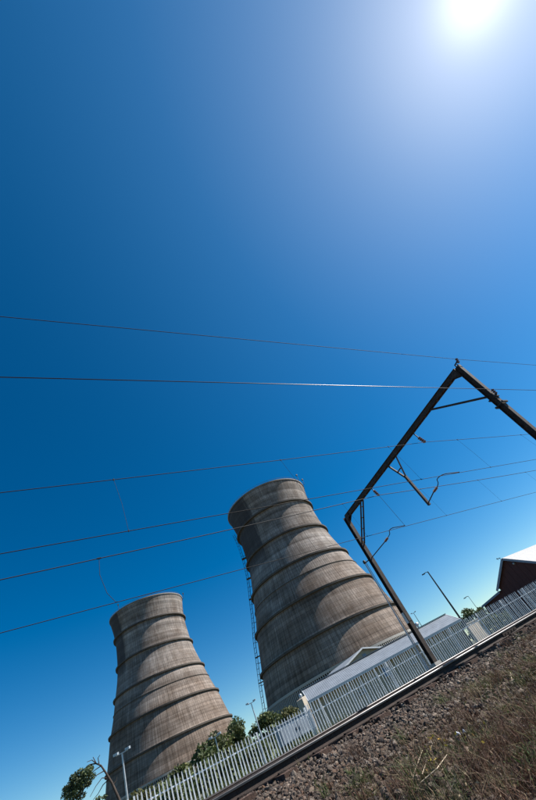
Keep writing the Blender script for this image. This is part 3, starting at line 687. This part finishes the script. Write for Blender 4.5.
# low wall right of the shed
q0 = ray(463, 622); q1 = ray(478, 617); ya = 31.0; P0 = q0*(ya/q0.y); P1 = Vector((P0.x+2.6, ya+.5, 0))
lw = thing('boundary_wall', 'short beige boundary wall at the right end of the shed', 'wall', (P0.x, ya, 0), math.atan2(.5, 2.6))
mb = MB(); mb.box(0, 2.5, -.12, .12, 0, 2.38); mb.build('render', MAT['beige'], lw)
mb = MB(); mb.box(-.04, 2.54, -.17, .17, 2.38, 2.46); mb.build('coping', MAT['concrete'], lw)

# gabled building behind the shed
gx, gy = .692*52, 52; ga = 5.62+EYE
gb = thing('gabled_building', 'cream gabled building with white barge boards peeping over the shed roof', 'building', (gx, gy, 0))
hw = 6.2; ez = ga-hw*math.tan(RAD(15.5)); dep = 10
mb = MB(); fv = [(-hw+.3, 0, 0), (hw-.3, 0, 0), (hw-.3, 0, ez), (0, 0, ga-.12), (-hw+.3, 0, ez)]
i0 = len(mb.v); mb.v += fv+[(x, dep, z) for x, y, z in fv]
mb.f += [tuple(range(5)), tuple(reversed(range(5, 10)))]+[(i, i+5, (i+1) % 5+5, (i+1) % 5) for i in range(5)]; mb.m += [0]*7
mb.build('wall', MAT['cream'], gb)
for s in (-1, 1):
    rf = MB(); corrugated(rf, (s*hw, -.35, ez-.08), (s*hw, dep+.3, ez-.08), (0, dep+.3, ga), (0, -.35, ga)); rf.build('roof_sheet', MAT['roof_grey'], gb, fix=False)
    mb = MB(); mb.bar((s*hw, -.38, ez-.12), (s*.02, -.38, ga-.03), .05, .20); mb.build('barge_board', MAT['trim_white'], gb)
mb = MB(); mb.box(-.32, .32, -.04, .02, ga-1.45, ga-.72); vo = mb.build('gable_vent', MAT['trim_blue'], gb)
for k in range(5):
    mb = MB(); mb.bar((-.29, -.06, ga-1.38+k*.14), (.29, -.06, ga-1.38+k*.14), .05, .05); mb.build('louvre', MAT['trim_blue'], vo)
mb = MB(); mb.lathe([(.001, .12), (.1, .1), (.14, 0), (.1, -.1), (.001, -.12)], 10, (1.9, -.18, ga-1.35)); mb.build('wall_lamp', MAT['trim_white'], gb, smooth=True)

# dark red barn with white roof
XG = 60.0; yc = XG/1.526; zc_ = .1868*yc+EYE; ye = XG/1.368; ze = .0968*ye+EYE; hwid = ye-yc; bl = 32
barn = thing('red_barn', 'tall dark red gabled barn with bright white roof at the right edge', 'barn', (XG, yc, 0))
zA = zc_
mb = MB(); fv = [(0, -hwid+.25, 0), (0, hwid-.25, 0), (0, hwid-.25, ze), (0, 0, zA-.15), (0, -hwid+.25, ze)]
mb.v += fv+[(bl, y, z) for x, y, z in fv]; mb.f += [tuple(range(5)), tuple(reversed(range(5, 10)))]+[(i, i+5, (i+1) % 5+5, (i+1) % 5) for i in range(5)]; mb.m += [0]*7
mb.build('wall', MAT['redwall'], barn)
for k in range(9):
    y = -hwid+.5+k*(2*hwid-1)/8; top = zA-.35-abs(y)*(zA-ze)/hwid
    mb = MB(); mb.box(-.03, -.003, y-.04, y+.04, .05, top); mb.build('cover_strip', MAT['redwall'], barn)
for s in (-1, 1):
    rf = MB(); corrugated(rf, (-.45, s*hwid, ze-.02), (bl+.4, s*hwid, ze-.02), (bl+.4, 0, zA+.02), (-.45, 0, zA+.02), .4, .03, .05); rf.build('roof_sheet', MAT['roof_white'], barn, fix=False)
    mb = MB(); mb.bar((-.48, s*(hwid+.05), ze-.20), (-.48, s*.01, zA-.12), .06, .34); mb.build('barge_board', MAT['trim_blue'], barn)
mb = MB(); mb.lathe([(.001, .0), (.16, .0), (.2, .12), (.12, .3), (.001, .34)], 12, (0, 0, 0)); lo_ = mb.build('gable_lamp', MAT['galv'], barn)
lo_.location = (-.03, -.95, zA-1.45); lo_.rotation_euler = (0, RAD(-90), 0)
mb = MB(); mb.tube([(-.5, .1, zA-.02), (-.5, .35, zA+.30)], .04, 6); mb.bar((-.5, .05, zA+.18), (-.5, .75, zA+.34), .10, .08); mb.bar((-.5, .55, zA+.10), (-.5, .62, zA+.45), .06, .06); mb.build('floodlight', MAT['steel_black'], barn)
yl = XG/1.237; zl_ = .0741*yl+EYE
rf = MB(); corrugated(rf, (-.3, yl, zl_-.1), (bl, yl, zl_-.1), (bl, hwid*0+ye-.1, ze-.35), (-.3, ye-.1, ze-.35), .4, .03, .05)
for i in range(len(rf.v)): rf.v[i] = (rf.v[i][0], rf.v[i][1]-yc, rf.v[i][2])
lt = rf.build('lean_to_roof', MAT['roof_grey'], barn, fix=False)
mb = MB(); mb.bar((-.33, yl-yc, zl_-.24), (-.33, ye-yc-.05, ze-.47), .05, .3); mb.build('barge_board', MAT['trim_blue'], lt)
mb = MB(); y0, y1 = ye-yc-.24, yl-yc-.2; fv = [(0, y0, 0), (0, y1, 0), (0, y1, zl_-.2), (0, y0, ze-.45)]
mb.hexa(fv+[(bl-1, y, z) for x, y, z in fv]); mb.build('lean_to_wall', MAT['redwall'], barn)

# white cabinet behind the left fence
pq = ray(299, 713); ck = 26.0/pq.y
cab = thing('metal_cabinet', 'pale blue-grey metal cabinet seen through the left fence pales', 'cabinet', (pq.x*ck-.35, 26.0, 0), 0)
mb = MB(); mb.box(-1.25, 1.15, 0, .9, 1.02, 1.98); mb.build('body', MAT['white_panel'], cab)
mb = MB(); mb.box(-1.32, 1.22, -.06, .96, 1.98, 2.04); mb.build('lid', MAT['white_panel'], cab)
for x in (-.04,):
    mb = MB(); mb.box(-1.2, -.08, -.025, -.002, 1.08, 1.92); dd = mb.build('door', MAT['white_panel'], cab); mb = MB(); mb.box(-.2, -.16, -.06, -.026, 1.4, 1.55); mb.build('handle', MAT['steel_black'], dd)
    mb = MB(); mb.box(-.02, 1.1, -.025, -.002, 1.08, 1.92); dd = mb.build('door', MAT['white_panel'], cab); mb = MB(); mb.box(.06, .10, -.06, -.026, 1.4, 1.55); mb.build('handle', MAT['steel_black'], dd)
for x in (-1.1, .95):
    mb = MB(); mb.box(x-.06, x+.06, .1, .8, 0, 1.02); mb.build('leg', MAT['steel_black'], cab)

# ---------------------------------------------------------------- lamp posts
def lamp_post(label, u, v, Y, kind, m, r=.07, grp=None):
    d = ray(u, v); k = Y/d.y; x, h = d.x*k, EYE+d.z*k
    t = thing('lamp_post', label, 'lamp post', (x, Y, 0), 0, grp)
    mb = MB(); mb.tube([(0, 0, 0), (0, 0, h*.5), (0, 0, h)], [r*1.3, r*1.1, r*.75], 8); mb.build('pole', m, t)
    c, s = math.cos(-.6), math.sin(-.6)
    if kind == 'street':
        mb = MB(); mb.tube([(0, 0, h-.05), (-.35*c, -.35*s, h+.03), (-.7*c, -.7*s, h-.02)], .05, 6); mb.build('arm', m, t)
        mb = MB(); mb.hexa([Vector((-(.55+a)*c-b*s, -(.55+a)*s+b*c, h-.12+z)) for z in (0, .14) for a, b in ((0, -.12), (.5, -.10), (.5, .10), (0, .12))]); mb.build('lamp_head', m, t)
    else:
        mb = MB(); mb.bar((-.42*c, -.42*s, h), (.42*c, .42*s, h), .05, .05); a_ = mb.build('crossarm', m, t)
        for q in (-1, 1):
            mb = MB(); p = Vector((q*.42*c, q*.42*s, h+.09)); mb.hexa([p+Vector((a*c-b*s, a*s+b*c, z+.12*b)) for z in (-.07, .07) for a, b in ((-.15, -.10), (.15, -.10), (.15, .10), (-.15, .10))]); mb.build('lamp_head', MAT['galv'], a_)
    return t
G = 'lamp posts beyond the fence'
lamp_post('tall black lamp post with short arm, rising behind the shed right end', 427.6, 571.6, 44, 'street', MAT['pole_dark'], .12, G)
lamp_post('pale twin-headed floodlight post before the far cooling tower, by the leaning tree', 122, 753, 33, 'twin', MAT['galv'], .06, G)
lamp_post('grey twin-headed floodlight post among the trees between the towers', 251, 703, 46, 'twin', MAT['galv'], .07, G)
lamp_post('small dark twin-headed lamp post beyond the shed ridge, by the portal mast', 413.5, 613, 62, 'twin', MAT['pole_dark'], .06, G)
lamp_post('thin dark lamp post rising from the bush beside the red barn', 468, 596, 58, 'street', MAT['pole_dark'], .05, G)
lamp_post('short grey post standing in the trees close behind the left fence', 215, 737, 40, 'twin', MAT['galv'], .05, G)

# ---------------------------------------------------------------- vegetation
def leaf_mesh(name, centres, n, size, cols, elong=1.6, droop=0.0):
    """centres: [(centre, radii)]; leaf cards filling the clumps' volume"""
    V = []; C = []
    wts = np.array([r[0]*r[1]*r[2] for c, r in centres])**.7; wts /= wts.sum()
    cnt = (wts*n).astype(int)+8
    for (c, r), k in zip(centres, cnt):
        d = nrg.normal(size=(k, 3)); d /= np.linalg.norm(d, axis=1)[:, None]
        rad = nrg.uniform(.25, 1, k)**.45*nrg.uniform(.8, 1.18, k)
        p = np.array(c)+d*rad[:, None]*np.array(r)
        a = nrg.normal(size=(k, 3)); a[:, 2] -= droop; a /= np.linalg.norm(a, axis=1)[:, None]
        b = np.cross(a, nrg.normal(size=(k, 3))); b /= np.linalg.norm(b, axis=1)[:, None]
        s = size*nrg.uniform(.55, 1.35, k)[:, None]
        q = np.stack([p-a*s*elong*.5, p+b*s*.5, p+a*s*elong*.5, p-b*s*.5], 1)
        V.append(q.reshape(-1, 3))
        base = np.array(cols)[nrg.integers(0, len(cols), k)]*nrg.uniform(.7, 1.3, (k, 1))*nrg.uniform(.75, 1.2)
        C.append(np.repeat(base, 4, 0))
    V = np.concatenate(V); C = np.concatenate(C)
    return raw_mesh(name, V, 4, C)
def raw_mesh(name, V, k, C):
    n = len(V)//k; me = bpy.data.meshes.new(name)
    me.vertices.add(len(V)); me.vertices.foreach_set('co', V.astype(np.float32).ravel())
    me.loops.add(n*k); me.loops.foreach_set('vertex_index', np.arange(n*k, dtype=np.int32))
    me.polygons.add(n); me.polygons.foreach_set('loop_start', np.arange(0, n*k, k, dtype=np.int32))
    me.update(calc_edges=True)
    ca = me.color_attributes.new('col', 'FLOAT_COLOR', 'POINT')
    ca.data.foreach_set('color', np.concatenate([C, np.ones((len(C), 1))], 1).astype(np.float32).ravel())
    return me
GREENS = [(.055, .085, .026), (.085, .115, .034), (.11, .13, .04), (.065, .09, .036)]
OLIVE = [(.10, .11, .032), (.14, .135, .045), (.085, .10, .036)]
def tree(label, u, v, Y, width, cols, n=2600, size=.22, grp='trees and bushes beyond the fence', name='tree', cat='tree', low=.12):
    d = ray(u, v); k = Y/d.y; x, h = d.x*k, EYE+d.z*k
    t = thing(name, label, cat, (x, Y, 0), rng.uniform(0, 6), grp)
    mb = MB(); limbs = [((0, 0, 0), (rng.uniform(-.1, .1)*h, 0, h*.45), .05*h*.6)]
    top = Vector(limbs[0][1]); mb.tube([(0, 0, -.1), (top.x*.4, 0, h*.22), top, (top.x*1.2, .02*h, h*.8)], [.035*h, .028*h, .02*h, .005*h], 7)
    cl = []
    for i in range(15):
        a = rng.uniform(0, 6.28); rr = width*rng.uniform(.15, .5); z = h*rng.uniform(low+.08, .84)
        rr *= (1.0-.45*max(0, z/h-.4)/.6)
        c = (rr*math.cos(a), rr*math.sin(a), z); s = width*rng.uniform(.13, .24)
        cl.append((c, (s, s, s*.8)))
        if i % 2 == 0: mb.tube([(top.x*z/h*.8, 0, z*.55), ((top.x*.4+c[0])*.5, c[1]*.5, z*.85), c], [.012*h, .008*h, .003*h], 5)
    cl.append(((0, 0, h*.84), (width*.18, width*.18, h*.13)))
    mb.build('trunk', MAT['bark'], t)
    tag(link('crown', leaf_mesh('crown', cl, n, size, cols), MAT['leaf'], t), kind='stuff')
    return t
tree('broad dark tree between the two towers, tallest of the clump', 234, 715, 58, 5.2, GREENS, 3800)
tree('rounded olive-green tree left of the tall one, before the far tower base', 212, 730, 55, 4.6, GREENS+OLIVE, 3200)
tree('dark bushy tree between the floodlight post and the near tower', 261, 711, 60, 4.6, GREENS, 3200)
tree('low yellow-green bush at the foot of the near tower, behind the cabinet', 285, 706, 62, 5.2, OLIVE, 2600)
tree('low dark tree close behind the pales, left of the clump', 200, 742, 44, 3.4, GREENS, 2400)
tree('small loose green bush in front of the far tower base', 176, 764, 42, 2.6, GREENS+OLIVE, 2000, .17, low=.25)
tree('smaller loose green bush right of the other before the far tower', 188, 762, 46, 2.2, GREENS+OLIVE, 1500, .17, low=.25)
tree('low bright green bush at the bottom left behind the fence tip', 139, 788, 38, 4.4, OLIVE, 2200, .18, name='bush', cat='bush', low=0)
tree('pale green bush between the fence and the red barn', 463, 608, 50, 5.0, [(.06, .10, .03), (.09, .13, .045), (.05, .08, .03)], 3200, .22)
tree('dark green bush against the lean-to of the red barn', 478, 606, 52, 4.2, GREENS, 2200, .22, name='bush', cat='bush')

tree('low dark hedge bush behind the left fence, below the small loose bushes', 170, 784, 34, 4.0, GREENS, 2400, .16, name='bush', cat='bush', low=0)
tree('low dark hedge bush behind the left fence, below the tall tree clump', 214, 762, 34, 4.2, GREENS, 2400, .16, name='bush', cat='bush', low=0)
tree('low dark hedge bush just left of the metal cabinet', 252, 741, 33, 4.2, GREENS, 2400, .16, name='bush', cat='bush', low=0)
tree('low green hedge bush hidden behind the metal cabinet', 283, 724, 34, 4.0, GREENS, 2200, .16, name='bush', cat='bush', low=0)
tree('low dark hedge bush behind the right fence, right of the beige wall', 490, 614, 38, 4.6, GREENS, 2400, .16, name='bush', cat='bush', low=0)

# the leaning tree at the bottom left
def at(u, v, Y):
    d = ray(u, v); k = Y/d.y; return Vector((d.x*k, Y, EYE+d.z*k))
LY = 30.0
base = at(121, 800, LY); base.x += .22; base.z = 0
lt = thing('leaning_tree', 'bent, wind-blown tree with bare trunk leaning left at the bottom left corner', 'tree', base)
def R_(u, v, dy=0): return at(u, v, LY+dy)-base
mb = MB(); trunk = [Vector((0, 0, -.1)), R_(119, 799), R_(112, 783), R_(106, 773), R_(101, 765.5), R_(96, 763.5), R_(90, 764.5), R_(84, 769)]
mb.tube(trunk, [.10, .075, .06, .05, .042, .036, .028, .014], 8); tk = mb.build('trunk', MAT['bark'], lt, smooth=True)
br = [[(104, 771), (97, 775), (92, 781)], [(101, 766), (95, 770), (88, 777), (84, 783)], [(109, 779), (103, 785), (98, 794), (93, 800)], [(96, 763.5), (92, 760), (87, 762)], [(113, 785), (116, 781), (117, 777)], [(107, 781), (110, 781)], [(99, 764), (98, 758), (100, 755)], [(96, 763), (93, 757)], [(92, 781), (84, 789), (79, 799)], [(108, 778), (102, 778), (96, 786), (90, 797)]]
for i, b_ in enumerate(br):
    mb = MB(); n_ = len(b_); mb.tube([R_(u, v, (i % 3-1)*.3*k/n_) for k, (u, v) in enumerate(b_)], [.024*(1-k/n_)+.006 for k in range(n_)], 5); mb.build('branch', MAT['bark'], lt)
cl = []
for (u, v, r) in ((88, 771, .35), (84, 776, .45), (78, 781, .5), (73, 787, .5), (69, 793, .45), (82, 784, .45), (76, 792, .45), (70, 799, .35), (92, 776, .28), (74, 777, .28), (80, 771, .2), (88, 784, .25), (66, 788, .22), (81, 796, .3), (91, 768, .22), (104, 797, .18), (98, 799, .2)):
    p = R_(u, v, rng.uniform(-.5, .5)); cl.append((p, (r*.85, r*1.1, r*.6)))
link('crown', leaf_mesh('crown', cl, 3600, .055, [(.055, .085, .035), (.075, .11, .042), (.10, .125, .05)], 2.8), MAT['leaf'], lt)

# ---------------------------------------------------------------- ballast stones (uncountable)
ICO = None
bm = bmesh.new(); bmesh.ops.create_icosphere(bm, subdivisions=1, radius=1); bm.verts.ensure_lookup_table()
IV = np.array([v.co for v in bm.verts]); IF = np.array([[v.index for v in f.verts] for f in bm.faces]); bm.free()
def stones(name, pos, size, cols):
    n = len(pos)
    q = nrg.normal(size=(n, 4)); q /= np.linalg.norm(q, axis=1)[:, None]
    w_, x_, y_, z_ = q.T
    Rm = np.stack([1-2*(y_*y_+z_*z_), 2*(x_*y_-z_*w_), 2*(x_*z_+y_*w_), 2*(x_*y_+z_*w_), 1-2*(x_*x_+z_*z_), 2*(y_*z_-x_*w_), 2*(x_*z_-y_*w_), 2*(y_*z_+x_*w_), 1-2*(x_*x_+y_*y_)], 1).reshape(n, 3, 3)
    v = IV[None]*nrg.uniform(.62, 1.25, (n, len(IV), 1))*nrg.uniform(.6, 1.2, (n, 1, 3))*size[:, None, None]
    v = np.einsum('nij,nkj->nki', Rm, v)+pos[:, None, :]
    V = v[:, IF.reshape(-1), :].reshape(-1, 3)
    C = np.repeat(cols, len(IF)*3, 0)
    return raw_mesh(name, V, 3, C)
def scatter(n, ylo, yhi, xa, xb, dens=None):
    y = nrg.uniform(ylo, yhi, n); x = nrg.uniform(0, 1, n); x = xa(y)+(xb(y)-xa(y))*x
    if dens is not None:
        k = nrg.uniform(0, 1, n) < dens(x, y); x, y = x[k], y[k]
    return x, y
SC = np.array([(.095, .068, .050), (.14, .105, .080), (.060, .042, .032), (.18, .145, .115), (.115, .070, .046), (.038, .030, .027), (.26, .22, .185)])
SW = np.array([.24, .2, .2, .11, .14, .08, .03])
def stone_cols(n): return SC[nrg.choice(len(SC), n, p=SW)]*nrg.uniform(.7, 1.5, (n, 1))*np.array([1.02, 1.0, .98])
def patch(x, y): return .5+.5*np.sin(x*1.9+1.3*np.sin(y*2.1))*np.sin(y*2.7+x*.8)
x, y = scatter(46000, 2.5, 7.12, lambda y: -.35*y-1.5, lambda y: 2.0*y+1.5, lambda x, y: np.clip((y-3.2)/2.2, .12, 1)*np.where(y < 5.6, .45+.55*patch(x, y), 1))
sz = nrg.uniform(.020, .040, len(x))*np.where(nrg.uniform(0, 1, len(x)) < .06, 1.5, 1)
z = gz(x, y)+sz*nrg.uniform(.1, .7, len(x))
tag(link('ballast_stones', stones('ballast_stones', np.stack([x, y, z], 1), sz, stone_cols(len(x))), MAT['stone']), 'broken grey-brown ballast stones covering the slope below the track', 'ballast', kind='stuff')
x, y = scatter(9000, 7.12, 11.2, lambda y: -3+0*y, lambda y: 18+0*y)
sz = nrg.uniform(.028, .048, len(x)); z = np.full(len(x), .655)+sz*nrg.uniform(.0, .5, len(x))
keep = (np.abs(np.abs(y-Y1)-.5335) > .13)
x, y, z, sz = x[keep], y[keep], z[keep], sz[keep]
tag(link('track_ballast', stones('track_ballast', np.stack([x, y, z], 1), sz, stone_cols(len(x))), MAT['stone']), 'grey-brown ballast stones lying between the sleepers of the tracks', 'ballast', kind='stuff')

# ---------------------------------------------------------------- weeds and dry grass
def blades(name, x, y, h, wd, cols, bend=.5, z=None):
    n = len(x); z = gz(x, y)-.01 if z is None else z
    a = nrg.uniform(0, 2*math.pi, n); lean = nrg.uniform(.1, 1, n)*bend
    d = np.stack([np.cos(a), np.sin(a), np.zeros(n)], 1); s = np.stack([-np.sin(a), np.cos(a), np.zeros(n)], 1)
    tw = nrg.uniform(0, math.pi, n); s = s*np.cos(tw)[:, None]+d*np.sin(tw)[:, None]
    p0 = np.stack([x, y, z], 1); Z = np.array([0, 0, 1.0])
    p1 = p0+(d*(lean*.35)[:, None]+Z)*h[:, None]*.5
    p2 = p0+(d*(lean*1.0)[:, None]+Z*(1-.25*lean)[:, None])*h[:, None]
    w2 = (wd/2)[:, None]
    V = np.stack([p0-s*w2, p0+s*w2, p1+s*w2*.8, p1-s*w2*.8, p1-s*w2*.8, p1+s*w2*.8, p2+s*w2*.15, p2-s*w2*.15], 1).reshape(-1, 3)
    return raw_mesh(name, V, 4, np.repeat(cols, 8, 0))
DRY = .86*np.array([(.16, .098, .058), (.115, .060, .037), (.25, .18, .10), (.065, .036, .025), (.34, .26, .155), (.155, .077, .045)])
GRN = np.array([(.06, .09, .024), (.09, .12, .032), (.05, .07, .022), (.14, .15, .045)])
xa = lambda y: .05*y-.5; xb = lambda y: 2.0*y+1.0
# weed cover grows thicker away from the ballast, towards the lower right
def cover(x, y): return np.clip((6.6-y-.25*patch(x*.7, y*.9)*3+.17*(x-2.4))/2.6, 0, 1)
x, y = scatter(44000, 2.1, 6.5, xa, xb, lambda x, y: cover(x, y)*(.35+.65*patch(x*1.6+.5, y*1.7)))
h = nrg.gamma(3.0, .035, len(x))+.03
tag(link('dry_weeds', blades('dry_weeds', x, y, h, nrg.uniform(.003, .008, len(x)), DRY[nrg.integers(0, 6, len(x))]*nrg.uniform(.7, 1.3, (len(x), 1)), 1.1), MAT['blade']), 'dense dry brown weeds spread over the bank in the lower right', 'weeds', kind='stuff')
# bushy dry clumps standing above the cover
cxs, cys = scatter(900, 2.3, 6.9, xa, xb, lambda x, y: cover(x, y))
CX, CY, CH, CC = [], [], [], []
for a_, b_ in zip(cxs, cys):
    k = int(nrg.integers(18, 75)); sp_ = nrg.uniform(.025, .10); hh = nrg.uniform(.10, .34)
    g_ = nrg.uniform(); base_ = (GRN[nrg.integers(0, 4, k)] if g_ < .24 else DRY[[2, 4]][nrg.integers(0, 2, k)] if g_ < .38 else DRY[[0, 1, 3, 5]][nrg.integers(0, 4, k)])*nrg.uniform(.7, 1.25)
    CX.append(a_+nrg.normal(0, sp_, k)); CY.append(b_+nrg.normal(0, sp_, k)); CH.append(nrg.uniform(.35, 1, k)*hh); CC.append(base_*nrg.uniform(.7, 1.3, (k, 1)))
CX, CY, CH, CC = map(np.concatenate, (CX, CY, CH, CC))
tag(link('weed_clumps', blades('weed_clumps', CX, CY, CH, nrg.uniform(.003, .009, len(CX)), CC, 1.3), MAT['blade']), 'tangled rust-brown and straw weed clumps covering the bank', 'weeds', kind='stuff')
# fine seed heads / litter of small leaf flecks
x, y = scatter(30000, 2.1, 6.4, xa, xb, lambda x, y: cover(x, y)*patch(x*1.3+2, y*1.5))
zz = gz(x, y)+nrg.gamma(2.0, .03, len(x)); k = len(x)
c = np.stack([x, y, zz], 1); a = nrg.normal(size=(k, 3)); a /= np.linalg.norm(a, axis=1)[:, None]; b = np.cross(a, nrg.normal(size=(k, 3))); b /= np.linalg.norm(b, axis=1)[:, None]
s = nrg.uniform(.006, .022, k)[:, None]
V = np.stack([c-a*s, c+b*s*.5, c+a*s, c-b*s*.5], 1).reshape(-1, 3)
cols = DRY[nrg.integers(0, 6, k)]*nrg.uniform(.7, 1.35, (k, 1)); g = nrg.uniform(0, 1, k); cols = np.where((g < .16)[:, None], GRN[nrg.integers(0, 4, k)], cols)
tag(link('leaf_litter', raw_mesh('leaf_litter', V, 4, np.repeat(cols, 4, 0)), MAT['blade']), 'fine withered leaves and seed heads among the weeds on the bank', 'weeds', kind='stuff')
# scattered green shoots
x, y = scatter(16000, 2.3, 6.2, xa, xb, lambda x, y: np.clip(patch(x*1.1+4, y*1.3+2)-.62, 0, 1)*2.2*cover(x, y))
h = nrg.gamma(3.0, .035, len(x))+.05
tag(link('green_shoots', blades('green_shoots', x, y, h, nrg.uniform(.005, .012, len(x)), GRN[nrg.integers(0, 4, len(x))]*nrg.uniform(.7, 1.3, (len(x), 1)), .9), MAT['blade']), 'sparse green shoots growing through the dry weeds on the bank', 'weeds', kind='stuff')

def tuft(label, u, v, n, hh, spread, pal, wd=.010, name='grass_tuft', cat='grass tuft', bend=.8, grp='plants on the bank', flowers=None):
    p = ground_at(u, v); x = nrg.normal(0, spread, n); y = nrg.normal(0, spread, n)
    pal = np.array(pal)
    me = blades(name, x, y, nrg.uniform(.4, 1, n)*hh, nrg.uniform(.6, 1.3, n)*wd, pal[nrg.integers(0, len(pal), n)]*nrg.uniform(.75, 1.3, (n, 1)), bend, np.zeros(n)-.02)
    t = thing(name, label, cat, p, 0, grp); tag(link('blades', me, MAT['blade'], t), kind='stuff')
    if flowers:
        c = np.stack([nrg.normal(0, spread*1.5, flowers), nrg.normal(0, spread*1.5, flowers), nrg.uniform(.35, 1, flowers)*hh], 1)
        a = nrg.normal(size=(flowers, 3)); a /= np.linalg.norm(a, axis=1)[:, None]; b = np.cross(a, nrg.normal(size=(flowers, 3))); b /= np.linalg.norm(b, axis=1)[:, None]
        s = nrg.uniform(.012, .026, flowers)[:, None]
        V = np.stack([c-a*s, c+b*s*.55, c+a*s, c-b*s*.55], 1).reshape(-1, 3)
        cc = np.array([(.42, .30, .03), (.50, .36, .05), (.30, .26, .05), (.36, .20, .03)])[nrg.integers(0, 4, flowers)]
        tag(link('yellow_leaves', raw_mesh('yellow_leaves', V, 4, np.repeat(cc, 4, 0)), MAT['blade'], t), kind='stuff')
    return t
GP = [tuple(c) for c in GRN]; DP = [tuple(c) for c in DRY]
tuft('green grass tuft growing out of the stones, bottom centre', 366, 786, 70, .24, .07, GP)
tuft('smaller green grass tuft on the stones just left of the pale stalks', 352, 776, 34, .16, .05, GP)
tuft('yellow-leaved weed in the middle of the bank, left of the blue scrap', 452, 762, 90, .26, .09, GP+DP[:3], .008, 'yellow_weed', 'weed', .7, flowers=16)
tuft('small yellow-flecked weed below the blue scrap', 440, 778, 50, .20, .07, GP+DP[:3], .008, 'yellow_weed', 'weed', .7, flowers=10)
tuft('orange-tipped weed to the right of the blue scrap', 490, 752, 50, .22, .08, DP, .007, 'yellow_weed', 'weed', .7, flowers=8)
tuft('bright green leafy weed at the lower right edge', 532, 768, 70, .22, .09, [(.05, .10, .025), (.07, .13, .035)], .016, 'green_weed', 'weed', 1.0)
tuft('green weed clump at the bottom edge right of the pale stalks', 514, 792, 60, .20, .09, GP, .012, 'green_weed', 'weed', 1.0)
tuft('thin green weed standing in the upper bank below the fence post', 446, 706, 50, .30, .10, GP, .008, 'green_weed', 'weed', .8)
tuft('dry straw tuft leaning over the near rail', 344, 727, 60, .22, .08, [(.20, .12, .06), (.26, .17, .09), (.14, .08, .045)], .006, 'dry_tuft', 'grass tuft', 1.1)
tuft('lone thin straw blade before the near rail at the left', 301, 769, 8, .20, .015, [(.18, .16, .07), (.24, .20, .10)], .010, 'dry_tuft', 'grass tuft', .4)
tuft('second thin green blade before the near rail at the left', 310, 762, 7, .18, .015, [(.12, .14, .05)], .010, 'dry_tuft', 'grass tuft', .4)
tuft('tall dark rust-brown weed thicket at the right edge', 526, 742, 420, .34, .22, [DP[0], DP[1], DP[3], DP[5]], .006, 'dry_tuft', 'weed', 1.0)
tuft('rust-brown weed thicket above the bottom right corner', 500, 775, 300, .24, .20, [DP[0], DP[1], DP[3], DP[5]], .006, 'dry_tuft', 'weed', 1.0)

def stalk(label, pts, r=.006):
    """dry pale stems given as pixel paths lying just above the bank; each stem is a part"""
    g0 = ground_at(*pts[0][0]); t = thing('dry_stalk', label, 'dry stalk', g0, 0, 'bleached dry stalks')
    for path in pts:
        P = []
        for i, (u, v) in enumerate(path):
            g = ground_at(u, v); P.append(g+Vector((0, 0, .025+.03*i))-g0)
        P[0] = Vector((P[0].x, P[0].y, float(gz(P[0].x+g0.x, P[0].y+g0.y))-g0.z-.01))
        mb = MB(); mb.tube(P, [r*(1-.5*i/len(P)) for i in range(len(P))], 6); mb.build('stem', MAT['straw'], t)
MAT['straw'] = mat('dry_straw', (.42, .34, .24), .8, .2, 20)
stalk('tall bent pale dry stalk folded like a tent, bottom centre right', [[(409, 799), (417, 781), (427, 759)], [(427, 759), (428.5, 772), (428, 786)], [(427, 759), (436, 746)]])
stalk('long pale dry stalk lying low across the bottom', [[(411, 798), (425, 790), (443, 780), (455, 768)], [(425, 790), (447, 776)]])
stalk('pale thin stalk lying over the stones at the bottom centre', [[(370, 775), (384, 768), (396, 762)], [(396, 762), (413, 771)]], .004)
stalk('short upright pale stalk on the upper bank near the right edge', [[(513, 688), (513, 676)]], .006)
stalk('curved thin pale stalk above the yellow weed', [[(491, 694), (493, 686), (499, 683)]], .004)
stalk('pale dry stalk slanting over the right edge of the bank', [[(524, 668), (536, 678)], [(512, 709), (536, 703)]], .004)
stalk('thin bleached stalk low in the bottom right quarter', [[(446, 798), (458, 792), (462, 787)]], .004)

# scraps of litter
for lab, u, v, s in (('small pale blue scrap of litter caught in the weeds', 462, 742, .035), ('tiny white scrap of litter right of the blue one', 468.5, 739, .016)):
    g = ground_at(u, v); mb = MB()
    vv = [(math.cos(a)*s*(1+.3*math.sin(3*a)), math.sin(a)*s, .02+.015*math.sin(2*a)) for a in np.linspace(0, 6.28, 9)[:-1]]
    mb.v = [(0, 0, .045)]+vv+[(x*.95, y*.95, z-.008) for x, y, z in vv]; mb.f = [(0, 1+i, 1+(i+1) % 8) for i in range(8)]+[(1+i, 9+i, 9+(i+1) % 8, 1+(i+1) % 8) for i in range(8)]+[tuple(range(16, 8, -1))]; mb.m = [0]*17
    o = mb.build('litter_scrap', MAT['litter']); o.location = g+Vector((0, 0, .06)); tag(o, lab, 'litter', 'scraps of litter')

# tall grass at the foot of the fence
n = 9000; x = nrg.uniform(.5, 12.5, n); y = nrg.uniform(21.2, 25.6, n)
k = nrg.uniform(0, 1, n) < np.clip(.35+.65*np.sin(x*1.7+.6)*np.sin(x*.9+y), .08, 1); x, y = x[k], y[k]
h = nrg.uniform(.35, 1.25, len(x))
tag(link('fence_grass', blades('fence_grass', x, y, h, nrg.uniform(.012, .03, len(x)), np.array([(.09, .13, .03), (.13, .16, .045), (.07, .10, .025), (.17, .17, .07)])[nrg.integers(0, 4, len(x))]*nrg.uniform(.7, 1.2, (len(x), 1)), .7, np.zeros(len(x))), MAT['blade']), 'tall yellow-green grass growing along the foot of the left fence', 'grass', kind='stuff')
